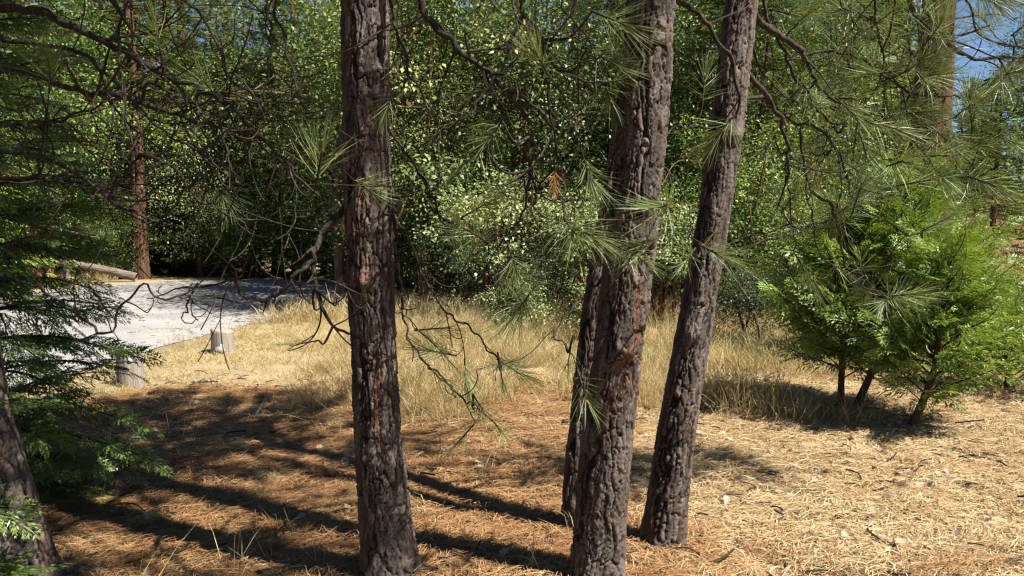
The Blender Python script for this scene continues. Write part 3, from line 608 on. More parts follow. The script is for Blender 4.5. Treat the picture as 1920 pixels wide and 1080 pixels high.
rQ = pine_branch(pine2, ax2, [(1235, 300), (1265, 330), (1290, 390), (1300, 440), (1318, 465)], 3.4, 3.3, 4, 2, 1.95, 56, twigs=2, bare=0.22, sc_=1.25); Rb.append(rQ)
rR = pine_branch(pine3, ax3, [(1400, 60), (1440, 150), (1500, 190), (1560, 150), (1620, 40)], 3.96, 4.20, 4, 2, 2.6, 57, twigs=4, bare=0.22, sc_=1.25); Rb.append(rR)
rS = pine_branch(pine3, ax3, [(1560, -10), (1590, 20), (1600, 60), (1590, 110)], 4.20, 4.36, 5, 2, 3.0, 58, twigs=4, bare=0.22, sc_=1.25); Rb.append(rS)
for k, (b, x, y, d, ax_, ay, s) in enumerate([
        (rQ, 1318, 462, 3.05, 60, 30, .95), (rQ, 1300, 470, 3.05, -30, 40, .9), (rD, 1680, 218, 2.9, 60, -12, 1.0), (rD, 1640, 170, 3.0, 40, -40, .95), (rE, 1705, 130, 2.9, 30, -20, 1.0),
        (rE, 1858, 148, 2.85, 70, -20, 1.0), (rK, 1800, 268, 2.8, 70, 10, 1.1), (rK, 1812, 330, 2.8, 60, 20, 1.1), (rK, 1735, 300, 2.85, 50, 50, 1.0), (rK, 1665, 300, 2.9, 50, 8, .95),
        (rG, 1605, 22, 3.0, -50, -10, 1.1), (rS, 1600, 18, 3.0, 50, 30, 1.1), (rN, 1622, 515, 2.95, -20, -60, .9), (rN, 1670, 555, 2.9, 60, -6, .95), (rN, 1675, 555, 2.9, -50, 30, .8),
        (rJ, 1735, 430, 2.9, 60, -30, .8), (rO, 1470, 392, 3.2, 30, -40, .8), (rO, 1400, 440, 3.2, -30, -40, .7), (rC, 1475, 190, 3.3, 30, -30, .9), (rD, 1560, 240, 3.0, -40, 30, .95), (rD, 1600, 285, 3.0, 0, 40, .9),
        (rB, 1480, 60, 3.3, 40, -40, .95), (rB, 1500, 150, 3.3, 30, 40, .9), (rC, 1450, 260, 3.3, -30, 40, .9), (rB, 1450, 20, 3.3, 50, 10, .9), (rD, 1620, 180, 3.1, -30, -30, .9), (rH, 1650, 70, 3.1, -50, 10, .9), (rE, 1760, 215, 2.9, 30, 50, .9), (rJ, 1600, 330, 3.0, 30, 30, .8), (rG, 1700, 90, 3.0, 40, 40, 1.0), (rE, 1745, 130, 2.9, 40, 30, 1.0), (rF, 1735, 20, 3.1, 30, 50, .9), (rK, 1745, 235, 2.9, 40, 40, 1.0), (rK, 1850, 250, 2.8, 60, 20, 1.0), (rI, 1890, 150, 2.8, 60, 30, 1.0), (rJ, 1500, 330, 3.2, -40, 30, .9), (rB, 1560, 185, 3.2, 50, 0, 1.0), (rI, 1905, 60, 2.8, 40, -30, 1.0), (rG, 1690, 180, 2.95, 0, 60, .9), (rJ, 1540, 285, 3.2, -20, 40, .9)]):
    spot_tuft(b, x, y, d if b is rQ else 3.8 + (3.8 - d) * .8, ax_, ay, -.15, s * (1 if b is rQ else 1.28), k=k)
spot_tuft(rJ, 1520, 292, 4.3, 0, 30, 0, .55, DEADT[0])

# crowns of the near pines, above the frame
def proto_bough(seed, L=1.7):
    r_ = np.random.default_rng(seed); a = Acc(); b = Acc()
    ax = smooth_path([(0, 0, 0), (L * .35, .05, .06), (L * .7, -.05, .02), (L, 0, .18)], 20); V, F = tube(ax, np.linspace(.022, .005, 20), 6, .08, r_); a.add(V, F)
    ends = [(ax[-1], ax[-1] - ax[-3])]
    for k in range(12):
        i = int(r_.uniform(5, 19)); d = np.array((r_.uniform(.3, .9), r_.choice([-1, 1]) * r_.uniform(.5, 1), r_.uniform(-.2, .4)))
        tw = grow_twig(ax[i], d, r_.uniform(.25, .6), r_, .4, 1.0); V, F = tube(tw, np.linspace(.007, .003, len(tw)), 5); a.add(V, F)
        ends.append((tw[-1], tw[-1] - tw[-3])); 
        if r_.random() < .6: ends.append((tw[6], tw[7] - tw[5] + r_.normal(0, .02, 3)))
    for (p, d) in ends:
        V, q, t3 = needle_set(75, .10, .20, .0042, r_); m = np.array(frame_mat((0, 0, 0), d, roll=r_.uniform(0, 6)).to_3x3())
        V = V @ m.T + p; n0 = b.n; b.add(V, q, np.repeat(np.clip(r_.normal(.42, .12, 75), 0, 1), 5)); b.f3.append(t3 + n0); b.m3.append(np.zeros(len(t3)))
    return a.build('branch', [M['branch']], smooth=True, mesh_only=True), b.build('needles', [M['pine_needle']], mesh_only=True)
BOUGHS = [proto_bough(60 + k) for k in range(3)]

def crown(owner, axis, z0, z1, n, Lb_, Lt, seed, skip=None):
    r_ = random.Random(seed)
    for k in range(n):
        z = z0 + (z1 - z0) * (k + r_.random() * .8) / n; A, ra = axis(z); az = k * 2.4 + r_.uniform(-.4, .4)
        if skip and skip(az % (2 * math.pi), z): continue
        L = (Lb_ + (Lt - Lb_) * (z - z0) / (z1 - z0)) / 1.7 * r_.uniform(.8, 1.15)
        d = (math.cos(az), math.sin(az), r_.uniform(-.1, .45)); w_, f_ = BOUGHS[k % 3]
        o = place('branch', w_, owner, A - np.array(owner.location), d, L, r_.uniform(-.3, .3))
        place('needles', f_, o, (0, 0, 0), (1, 0, 0))
crown(pine1, ax1, 4.6, 9.3, 34, 1.9, .6, 1)
crown(pine2, ax2, 4.7, 9.8, 46, 2.1, .6, 2)
crown(pine2b, ax2b, 4.3, 7.4, 20, 1.4, .5, 3)
crown(pine2, ax2, 4.3, 6.6, 14, 2.5, 2.2, 8, skip=lambda az, z: not (3.9 < az < 5.6))  # extra unseen boughs, added to shade the foot of the left pine
crown(pine3, ax3, 4.3, 7.9, 40, 2.0, .7, 4, skip=lambda az, z: z < 5.4 and (az < 1.2 or az > 4.4))
crown(pineL, axL, 2.75, 3.4, 26, 1.75, 1.8, 9, skip=lambda az, z: not (5.2 < az < 6.25))  # low sunward boughs added above the frame to shade this trunk and the cedar
crown(pineL, axL, 3.4, 8.8, 44, 2.1, .7, 5)

# ------------------------------------------------------------------ cedars with flat sprays
def spray(r_, L, npin, sstepp, lw, maxsec):
    """flat frond along +X in the XY plane"""
    pos, ax, ln = [], [], []
    for k in range(npin):
        t = (k + .5) / npin; sd = 1 if k % 2 else -1; ang = sd * r_.uniform(.55, .85); pl = L * .5 * (1 - t) ** .7 * r_.uniform(.75, 1.1) + .02
        b = np.array((t * L, 0, 0)); d = np.array((math.cos(ang), math.sin(ang), r_.uniform(-.15, .1)))
        m = max(2, int(pl / sstepp))
        for q in range(m):
            tt = (q + .5) / m; bb = b + d * pl * tt; s2 = 1 if q % 2 else -1; a2 = ang + s2 * r_.uniform(.4, .7)
            pos.append(bb); ax.append((math.cos(a2), math.sin(a2), r_.uniform(-.2, .15))); ln.append(maxsec * (1 - tt * .6) * r_.uniform(.7, 1.2))
        pos.append(b + d * pl * .35); ax.append(d); ln.append(pl * .75)
    pos.append((L * .5, 0, 0)); ax.append((1, 0, 0)); ln.append(L * .6)
    pos = np.array(pos); ax = np.array(ax); ln = np.array(ln)
    return leaves(pos, ax, np.tile((0, 0, 1.), (len(pos), 1)) + r_.normal(0, .35, (len(pos), 3)), ln, np.minimum(lw, ln * .35), .1)

def cedar_branch(seed, L, nspr, mat, sp_args, droop=.12, rollv=.45):
    r_ = np.random.default_rng(seed); a = Acc(); b = Acc()
    ax = smooth_path([(0, 0, 0), (L * .4, 0, .02), (L * .75, .02, -droop * L * .4), (L, 0, -droop * L)], 14); V, F = tube(ax, np.linspace(.009, .003, 14) * (L / .8), 5, .1, r_); a.add(V, F)
    for k in range(nspr):
        t = .15 + .85 * (k + r_.random() * .5) / nspr; i = min(int(t * 13), 13); sd = 1 if k % 2 else -1
        d = np.array((.75, sd * r_.uniform(.4, 1.0) * (1 - t * .6), r_.uniform(-.35, .25))); s = (1.15 - .45 * t) * r_.uniform(.8, 1.15)
        V, F = spray(r_, *sp_args); m = np.array(frame_mat((0, 0, 0), d, s=s, roll=r_.normal(0, rollv)).to_3x3())
        V = V @ m.T; V[:, 2] -= (np.hypot(V[:, 0], V[:, 1]) ** 2) * .8
        b.add(V + ax[i], F, np.clip(r_.normal(.42, .1) + np.repeat(r_.normal(0, .1, len(F)), 4), 0, .95))
    return a.build('branch', [M['branch']], smooth=True, mesh_only=True), b.build('foliage', [mat], mesh_only=True)

NEAR_CEDAR = [cedar_branch(200 + k, .85, 13, M['cedar'], (.27, 13, .013, .010, .042)) for k in range(4)]
SAPLING = [cedar_branch(220 + k, .7, 10, M['sapling'], (.25, 10, .018, .014, .050), -.1, 1.1) for k in range(4)]

def cedar(root, pts, h, n, R0, R1, protos, seed, zlow=.1, up=.15, rbase=.03, az_pref=None, barkm='red_trunk', low=0.2):
    """pts: trunk centre line relative to root"""
    r_ = random.Random(seed); path = smooth_path(pts, 22); V, F = tube(path, np.linspace(rbase, .004, 22), 10, .08, np.random.default_rng(seed))
    build('trunk', V, [F], [M[barkm]], root, smooth=True); L0 = .85 if protos is NEAR_CEDAR else .7
    for k in range(n):
        t = zlow + (1 - zlow) * ((k + r_.random()) / n) ** .9; i = min(int(t * 21), 21); az = k * 2.4 + r_.uniform(-.5, .5)
        # widest a little above the bottom
        rad = (R0 * (min(1, low + (1 - low) * (t - zlow) / .18)) if t < zlow + .18 else R0 + (R1 - R0) * ((t - zlow - .18) / (1 - zlow - .18)) ** 1.0) * r_.uniform(.75, 1.15)
        d = (math.cos(az), math.sin(az), up + .5 * t * t + r_.uniform(-.15, .2)); w_, f_ = protos[k % 4]
        o = place('branch', w_, root, path[i], d, rad / L0, r_.uniform(-.5, .5)); place('foliage', f_, o, (0, 0, 0), (1, 0, 0))

# left dark cedar behind the left pine
bx, by = P(-10, 900, 4.3)[0], 4.3
cl = empty('cedar_tree', (bx, by, gz1(bx, by)), 'dense dark green cedar with drooping sprays filling the left edge beside the bollards', 'cedar tree')
cedar(cl, [(0, 0, -.05), (.03, 0, 1.0), (-.02, 0, 2.2), (0, 0, 3.5)], 2.9, 140, .80, .62, NEAR_CEDAR, 3, .06, -.05, .05, low=.8)
bx, by = -2.72, 2.80
cl2 = empty('cedar_tree', (bx, by, gz1(bx, by)), 'cedar whose sprays reach in from the left edge in front of the dense cedar', 'cedar tree')
cedar(cl2, [(0, 0, -.05), (0, .03, .5), (.04, 0, 1.0), (0, 0, 1.6)], 1.6, 70, .95, .4, NEAR_CEDAR, 5, .1, 0, .045, low=.8)
bx, by = P(-10, 1060, 2.75)[0], 2.75
cs = empty('cedar_seedling', (bx, by, gz1(bx, by)), 'tiny bright green cedar seedling at the bottom left corner', 'seedling')
cedar(cs, [(0, 0, -.02), (.0, 0, .12), (.02, 0, .32)], .32, 10, .16, .06, SAPLING, 6, .2, .2, .006, low=.8)

# sunlit saplings on the right
def sap(px, py, d, topx, topy, n, R0, label, seed, kink=(0, 0), rb=.035, R1=.42, zlow=.2, low=.6, name='cedar_sapling'):
    b = P(px, py, d); b[2] = gz1(b[0], b[1]); tp = P(topx, topy, d); r = empty(name, b, label, 'young cedar', 'young cedars lit by the sun at the right')
    v = tp - b; m1 = v * .3 + np.array((kink[0], kink[1], 0)); m2 = v * .65 + np.array((kink[0] * .6, 0, 0))
    cedar(r, [(0, 0, -.05), m1, m2, v], v[2], n, R0, R1, SAPLING, seed, zlow, .42, rb, low=low); return r
sap(1575, 780, 6.7, 1590, 400, 75, 0.87, 'bright green cedar sapling on a straight stem, leftmost of the three stems beside the grass', 11, zlow=.22)
sap(1596, 785, 6.6, 1700, 330, 86, 0.97, 'tallest bushy cedar sapling on a crooked stem between the other two', 12, (.12, 0), zlow=.21)
sap(1702, 815, 6.0, 1775, 470, 70, 0.84, 'cedar sapling on a slanting stem at the right, leaning over the needle litter', 13, (.10, 0), zlow=.19)
sap(1890, 735, 7.4, 1880, 560, 43, 0.85, 'low bright cedar shoot at the right edge beyond the saplings', 14, zlow=.1, low=.8)
sap(1690, 640, 9.2, 1680, 330, 64, 1.15, 'darker cedar sapling standing behind the sunlit saplings', 15, zlow=.1)

# ------------------------------------------------------------------ leafy trees and shrubs
def leafy(seed, rx, rz, zc, nclump, per, size, mat, clump_r=.28, shell=.55, trunk_r=.12, wood='far_trunk', nlimb=9, stems=1, aspect=.55, gap=.30, updir=.6):
    """returns (trunk mesh, crown mesh) for a broadleaf plant standing at the origin"""
    r_ = np.random.default_rng(seed); d = unit(r_.normal(0, 1, (nclump * 3, 3))); rr = r_.random(nclump * 3) ** shell
    c = d * rr[:, None] * np.array((rx, rx, rz)); 
    lump = 1 + .35 * (vnoise(d[:, 0] * 2.5 + 9, d[:, 1] * 2.5 + d[:, 2] * 2 + 5, seed) - .5) * 2; c *= lump[:, None]
    keep = vnoise(c[:, 0] * 1.7 / rx * 2 + 3, c[:, 2] * 1.7 / rz * 2 + c[:, 1] * 1.3, seed + 2) > gap; c = c[keep][:nclump]; c[:, 2] += zc; c = c[c[:, 2] > .12]
    n = len(c) * per; ci = np.repeat(np.arange(len(c)), per); off = r_.normal(0, 1, (n, 3)) * clump_r * np.array((1, 1, .45)) * np.repeat(r_.uniform(.6, 1.3, len(c)), per)[:, None]
    pos = c[ci] + off; out = unit(off + .3 * unit(c[ci] - np.array((0, 0, zc))) * clump_r)
    axd = unit(out * .9 + r_.normal(0, .6, (n, 3)) + np.array((0, 0, -.25))); nrm = unit(np.array((0, 0, 1.0)) + out * .75 + r_.normal(0, .26, (n, 3)))
    L = size * r_.uniform(.65, 1.2, n); V, F = leaves(pos, axd, nrm, L, L * aspect)
    tn = np.clip(np.repeat(r_.normal(.42, .20, len(c)), per) + r_.normal(0, .06, n), 0, .93); tn[r_.random(n) < .03] = 1.0; dead_ = r_.random(len(c)) < .03; tn[np.repeat(dead_, per)] = 1.0
    a = Acc(); a.add(V, F, np.repeat(tn, 4)); crown_m = a.build('crown', [mat], mesh_only=True)
    b = Acc(); top = zc + rz * .5
    for s in range(stems):
        lx, ly = (0, 0) if stems == 1 else r_.normal(0, rx * .12, 2); ex, ey = (r_.normal(0, rx * .12, 2) if stems == 1 else r_.normal(0, rx * .45, 2))
        tr = smooth_path([(lx, ly, -.1), (lx * .8 + ex * .25 + r_.normal(0, .05), ly * .8 + ey * .3, top * .35), (lx * .3 + ex * .7, ly * .3 + ey * .7, top * .7), (ex, ey, top)], 18)
        rad = np.linspace(trunk_r, trunk_r * .2, 18); rad[0] *= 1.25; V, F = tube(tr, rad, 10, .10, r_); b.add(V, F)
        for k in range(max(2, nlimb // stems)):
            i = int(r_.uniform(5, 16)); j = r_.integers(len(c)); e = c[j]; md = (tr[i] + e) / 2 + r_.normal(0, .1 * rx, 3) + np.array((0, 0, .08 * rz))
            lm = smooth_path([tr[i], md, e], 12); V, F = tube(lm, np.linspace(rad[i] * .55, .008, 12), 6, .08, r_); b.add(V, F)
            for q in range(2):
                j2 = int(np.argmin(np.linalg.norm(c - lm[6] - r_.normal(0, rx * .3, 3), axis=1))); l2 = smooth_path([lm[6], (lm[6] + c[j2]) / 2 + r_.normal(0, .06 * rx, 3), c[j2]], 8); V, F = tube(l2, np.linspace(rad[i] * .3, .006, 8), 5); b.add(V, F)
    return b.build('trunk', [M[wood]], smooth=True, mesh_only=True), crown_m

def conifer(seed, H, R0, zlow, nb, mat, kind='pine', trunk_r=.22, wood='far_trunk', dead=8):
    r_ = np.random.default_rng(seed); a = Acc(); b = Acc()
    tr = smooth_path([(0, 0, -.2), (r_.normal(0, .06), r_.normal(0, .06), H * .3), (r_.normal(0, .1), r_.normal(0, .1), H * .65), (0, 0, H)], 26)
    rad = np.linspace(trunk_r, .02, 26); rad[0] *= 1.3; V, F = tube(tr, rad, 12, .07, r_); b.add(V, F)
    P0, A0, N0, L0, W0, T0 = [], [], [], [], [], []
    for k in range(nb):
        t = zlow + (1 - zlow) * (k + r_.random()) / nb; z = t * H; az = k * 2.4 + r_.normal(0, .3); s = (1 - t) / (1 - zlow)
        L = max(.35, R0 * (s ** .75) * r_.uniform(.7, 1.15)); dz = (.25 - .5 * s) if kind == 'pine' else (.1 - .35 * s)
        o = np.array((np.interp(z, tr[:, 2], tr[:, 0]), np.interp(z, tr[:, 2], tr[:, 1]), z)); h = np.array((math.cos(az), math.sin(az), 0)); sd = np.array((-h[1], h[0], 0))
        up = np.array((0, 0, 1.)); br = smooth_path([o, o + h * L * .4 + up * dz * L * .4, o + h * L * .75 + up * dz * L * .8, o + h * L + up * (dz + .12) * L], 9)
        V, F = tube(br, np.linspace(max(.012, trunk_r * .18 * s + .01), .006, 9), 5); b.add(V, F)
        nt = max(4, int(L * (7 if kind == 'pine' else 9)))
        for q in range(nt):
            u = r_.uniform(.22, 1.0); p0 = br[int(u * 8)]; lat = r_.uniform(-1, 1) * (1 - u * .6) * L * .34; p = p0 + sd * lat + h * abs(lat) * .5 + up * r_.normal(.02, .08)
            if kind == 'pine':
                m = 26; dd = unit(h + sd * lat / (L * .34 + .01) * .7 + up * .25 + r_.normal(0, .25, 3)); v = unit(dd + r_.normal(0, .55, (m, 3)))
                P0.append(np.repeat(p[None], m, 0)); A0.append(v); N0.append(r_.normal(0, 1, (m, 3))); L0.append(r_.uniform(.15, .25, m)); W0.append(np.full(m, .015)); T0.append(np.clip(r_.normal(.42, .18) + r_.normal(0, .08, m), 0, .95))
            else:
                m = 24; dd = unit(h + sd * (lat / (L * .34 + .01)) * .8 + up * r_.normal(-.15, .2)); s2 = unit(np.cross(dd, up)); uu = r_.uniform(0, 1, m); sg = r_.choice([-1, 1], m)
                P0.append(p + dd * (uu * .30)[:, None]); A0.append(unit(dd + s2 * (sg * r_.uniform(.3, 1.0, m))[:, None] + r_.normal(0, .12, (m, 3)))); N0.append(up + r_.normal(0, .35, (m, 3))); L0.append(.07 + .13 * (1 - uu) * r_.uniform(.6, 1.2, m)); W0.append(np.full(m, .036)); T0.append(np.clip(r_.normal(.42, .18) + r_.normal(0, .08, m), 0, .95))
    for k in range(dead):
        z = r_.uniform(.05, zlow + .05) * H; o = np.array((np.interp(z, tr[:, 2], tr[:, 0]), np.interp(z, tr[:, 2], tr[:, 1]), z)); az = r_.uniform(0, 6.3)
        tw = grow_twig(o, (math.cos(az), math.sin(az), -.1), r_.uniform(.6, 1.6), r_, -.2, .8); V, F = tube(tw, np.linspace(.018, .005, len(tw)), 5); b.add(V, F)
    pos = np.concatenate(P0); V, F = leaves(pos, np.concatenate(A0), np.concatenate(N0), np.concatenate(L0), np.concatenate(W0)); c = Acc(); c.add(V, F, np.repeat(np.concatenate(T0), 4))
    return b.build('trunk', [M[wood]], smooth=True, mesh_only=True), c.build('crown', [mat], mesh_only=True)

PR = {
    'oak_a': leafy(301, 2.6, 2.9, 4.6, 105, 130, .108, M['oak'], .42, .4, .16, nlimb=20, gap=.46),
    'oak_b': leafy(302, 2.2, 3.4, 4.4, 120, 160, .082, M['oak'], .44, .4, .13, nlimb=20, gap=.46),
    'bright': leafy(303, 1.7, 1.5, 1.7, 300, 46, .060, M['bright'], .22, .5, .05, stems=4),
    'manz': leafy(304, 1.1, .72, 1.68, 130, 60, .060, M['manzanita'], .16, .5, .05, 'red_stem', stems=7, nlimb=20, aspect=.7, gap=.36),
    'manz_b': leafy(305, .8, .62, .72, 90, 50, .058, M['manzanita'], .12, .5, .03, 'red_stem', stems=5, nlimb=14, aspect=.7, gap=.36),
    'shade_bush': leafy(306, 1.5, 1.2, 1.2, 240, 40, .065, M['dark'], .24, .6, .04, stems=4, gap=.15),
    'pale': leafy(307, 2.0, 2.4, 3.2, 330, 42, .085, M['manzanita'], .26, .5, .10, nlimb=12),
    'pine_a': conifer(311, 17, 3.6, .12, 110, M['far_pine'], 'pine', .27),
    'pine_b': conifer(312, 14, 3.0, .06, 100, M['far_pine'], 'pine', .20),
    'cedar_a': conifer(313, 15, 2.9, .04, 120, M['cedar'], 'cedar', .28, 'red_trunk'),
    'bright_tree': leafy(306, 2.7, 3.4, 4.3, 125, 165, .085, M['bright'], .48, .4, .12, nlimb=20, gap=.46),
    'tall_red': conifer(315, 19, 2.6, .40, 70, M['cedar'], 'cedar', .34, 'red_trunk', dead=14),
    'cedar_b': conifer(314, 9, 2.3, .03, 96, M['sapling'], 'cedar', .16, 'red_trunk'),
}

def plant(name, kind, x, y, label, cat, group=None, s=1.0, rot=None, sz=None, lean=(0, 0)):
    o = empty(name, (x, y, gz1(x, y)), label, cat, group); o.rotation_euler = (lean[0], lean[1], random.uniform(0, 6.28) if rot is None else rot); o.scale = (s, s, sz or s)
    t_, c_ = PR[kind]; link('trunk', t_, o); link('crown', c_, o); return o

def atpx(px, d): return (px - 960) / FPX * d

def W(name, kind, px, d, *a, **k): return plant(name, kind, atpx(px, d), d, *a, **k)
W('oak_tree', 'oak_a', 800, 15.5, 'leafy oak with pale glinting leaves behind the gap between the two biggest trunks, left half', 'oak tree', 'oaks behind the clearing', rot=.3)
W('oak_tree', 'oak_b', 1010, 16.5, 'tall oak with sky showing through its top, seen just left of the thickest pine', 'oak tree', 'oaks behind the clearing', s=1.1, rot=1.2)
W('oak_tree', 'oak_a', 640, 19, 'oak with glinting foliage behind the left foreground pine', 'oak tree', 'oaks behind the clearing', s=1.1, rot=2.2)
W('oak_tree', 'oak_b', 722, 14.4, 'oak shading the bend of the road, half hidden by the left foreground pine', 'oak tree', 'oaks behind the clearing', s=.72, rot=4.9)
W('oak_tree', 'oak_a', 1290, 19, 'oak seen between the thickest pine and the leaning pine', 'oak tree', 'oaks behind the clearing', rot=4.2)
W('oak_tree', 'oak_b', 2130, 13.5, 'dark oak hanging over the slope at the right edge', 'oak tree', 'oaks behind the clearing', s=.9, rot=1.2)
W('manzanita_bush', 'manz', 935, 12.6, 'grey green manzanita with pale round leaves between the foreground pines', 'manzanita', 'manzanita bushes', rot=.6, s=1.05)
W('manzanita_bush', 'manz', 1085, 12.2, 'manzanita with bare red stems just left of the thickest pine', 'manzanita', 'manzanita bushes', rot=2.6, s=.95)
W('manzanita_bush', 'manz', 1235, 12.4, 'silvery manzanita between the thickest and the leaning pine', 'manzanita', 'manzanita bushes', rot=4.0, s=.9)
W('manzanita_bush', 'manz_b', 965, 11.4, 'low manzanita seedling bush at the edge of the dry grass', 'manzanita', 'manzanita bushes', rot=1.0, s=.72)
W('manzanita_bush', 'manz_b', 1120, 11.0, 'reddish tangle of low manzanita stems beside the thickest pine', 'manzanita', 'manzanita bushes', rot=3.0, s=.7)
W('shrub', 'bright', 480, 25.5, 'yellow green shrub in full sun at the far side of the road', 'shrub', 'leafy shrubs', rot=.5, s=1.15)
W('shrub', 'bright', 590, 25.5, 'bright shrub beyond the road directly left of the left foreground pine', 'shrub', 'leafy shrubs', rot=2.5, s=1.1)
W('shrub', 'bright', 1430, 13.5, 'small leaved bright shrub right of the leaning pine', 'shrub', 'leafy shrubs', rot=1.5, s=1.1)
W('shrub', 'shade_bush', 1405, 10.8, 'black shaded shrub behind the dry grass right of the leaning pine', 'shrub', 'leafy shrubs', rot=1.5, s=.55)
W('shrub', 'shade_bush', 1890, 9.6, 'dark low shrub on the slope at the right edge', 'shrub', 'leafy shrubs', rot=.5, s=.45)
W('shrub', 'shade_bush', 990, 13.9, 'black shaded shrub tucked behind the manzanitas', 'shrub', 'leafy shrubs', rot=.7, s=.62)
W('shrub', 'shade_bush', 1160, 13.6, 'black shaded shrub behind the foot of the thickest pine', 'shrub', 'leafy shrubs', rot=1.9, s=.62)
W('shrub', 'shade_bush', 880, 15.5, 'dark shrub in the shade under the oaks', 'shrub', 'leafy shrubs', rot=2.5, s=.9)
W('shrub', 'shade_bush', 330, 27.5, 'black shaded thicket beyond the bend of the road', 'shrub', 'leafy shrubs', rot=2.5, s=1.2)
W('shrub', 'bright', 205, 24.6, 'green shrub crowding the foot of the reddish cedar across the road', 'shrub', 'leafy shrubs', rot=3.5, s=.8)
W('shrub', 'bright', 770, 19.5, 'green shrub behind the slim dark stump like trunk', 'shrub', 'leafy shrubs', rot=3.5, s=.9)
W('pale_tree', 'pale', 375, 26, 'small tree with pale grey green leaves over the dark thicket', 'tree', None, rot=.5, s=.95)
W('pale_tree', 'pale', 1500, 21, 'pale leaved tree at the top of the dry slope', 'tree', None, rot=1.5, s=.8)

W('red_cedar', 'tall_red', 262, 24.6, 'cedar with a reddish brown trunk standing at the far edge of the road', 'cedar tree', 'reddish trunked cedars', rot=.5, s=.8)
W('red_cedar', 'tall_red', 838, 18.0, 'slim dark trunked cedar rising behind the manzanitas', 'cedar tree', 'reddish trunked cedars', rot=1.5, s=.62)
W('red_cedar', 'tall_red', 1728, 14.5, 'big cedar with a thick reddish trunk in front of the patch of blue sky', 'cedar tree', 'reddish trunked cedars', rot=.5, s=1.15, lean=(0, .03))
W('red_cedar', 'tall_red', 1308, 23.0, 'thin grey trunked cedar glimpsed between the thickest and the leaning pine', 'cedar tree', 'reddish trunked cedars', rot=2.5, s=.6)

# the wood behind, tree by tree
WOOD = [('cedar_b', 1860, 24, .62), ('pine_b', 1925, 27, .42),('bright_tree', 90, 23, 1.15), ('pine_b', 205, 25.8, .9), ('cedar_b', 330, 27.5, 1.3), ('bright_tree', 470, 28, 1.2), ('cedar_b', 556, 26, 1.2), ('bright_tree', 1400, 18, 1.0), ('bright_tree', -40, 19, 1.1), ('pine_b', 1140, 20.5, .9), ('pine_a', 745, 21, .8), ('bright_tree', 1560, 28, .9),  # kind, px, distance, scale
    ('pine_a', 60, 21.5, .8), ('pine_b', 160, 27, 1), ('pine_a', 350, 29, 1), ('cedar_b', 430, 27.5, .9), ('pine_b', 520, 27, 1.05), ('cedar_a', 640, 24, .9), ('pine_b', 700, 26, .95),
    ('cedar_b', 770, 21.5, 1), ('pine_a', 900, 24, .95), ('cedar_b', 960, 20, .9), ('pine_b', 1080, 22, 1), ('cedar_a', 1160, 19.5, .75), ('pine_b', 1230, 25, 1), ('cedar_b', 1370, 17, .85), ('pine_b', 1420, 22, .95),
    ('cedar_b', 1500, 25, 1.0), ('pine_b', 1575, 26, .8), ('cedar_b', 1650, 20, .78), ('cedar_b', 1990, 21, .62), ('cedar_b', -60, 17.5, 1), ('pine_b', -180, 20, 1), ('cedar_b', 100, 25.5, .8)]
ZONES = [(-120, 'outside the left edge of the road'), (-20, 'at the far left edge'), (80, 'above the left end of the road'), (130, 'left of the reddish cedar trunk across the road'), (180, 'close left of the reddish cedar trunk across the road'), (240, 'behind the reddish cedar trunk across the road'),
    (340, 'just right of the reddish cedar trunk across the road'), (400, 'above the black thicket past the road'), (450, 'over the bend of the road'), (500, 'above the yellow green shrub past the road'), (545, 'behind the middle of the road bend'), (580, 'a short way left of the left foreground pine'), (660, 'behind the left edge of the left foreground pine'),
    (710, 'right behind the left foreground pine'), (750, 'close right of the left foreground pine'), (800, 'behind the slim dark cedar trunk'), (930, 'above the grey green manzanita'), (1000, 'above the gap between the manzanitas'), (1100, 'above the red stemmed manzanita'), (1170, 'behind the left side of the thickest pine'), (1200, 'behind the thickest pine'), (1260, 'between the thickest and the leaning pine'),
    (1385, 'close right of the leaning pine'), (1410, 'above the bright shrub right of the leaning pine'), (1450, 'at the top of the dark shrub right of the leaning pine'), (1530, 'at the foot of the dry slope'), (1568, 'up on the dry slope'), (1600, 'on the dry slope above the saplings'), (1700, 'behind the saplings, left of the big reddish trunk'), (3000, 'at the right edge of the slope')]
seen_ = {}
for q, (k, px, d, s_) in enumerate(WOOD):
    nm = {'p': 'pine_tree', 'c': 'cedar_tree', 'b': 'leafy_tree'}[k[0]]; zone = [z for lim, z in ZONES if px <= lim][0]
    lb = {'pine_a': 'tall pine', 'pine_b': 'bushy pine', 'cedar_a': 'tall dark cedar', 'cedar_b': 'short bright cedar', 'bright_tree': 'yellow green leafy tree'}[k] + ' ' + zone
    if lb in seen_: lb = lb.replace(' tree ', ' ').replace(' cedar ', ' cedar farther back, ',1).replace(' pine ', ' pine farther back, ',1)
    seen_[lb] = 1
    plant(nm, k, atpx(px, d), d, lb, nm.replace('_', ' '), nm.replace('_', ' ') + 's of the wood behind the clearing', s=s_)
rw = random.Random(5); nfar = 0
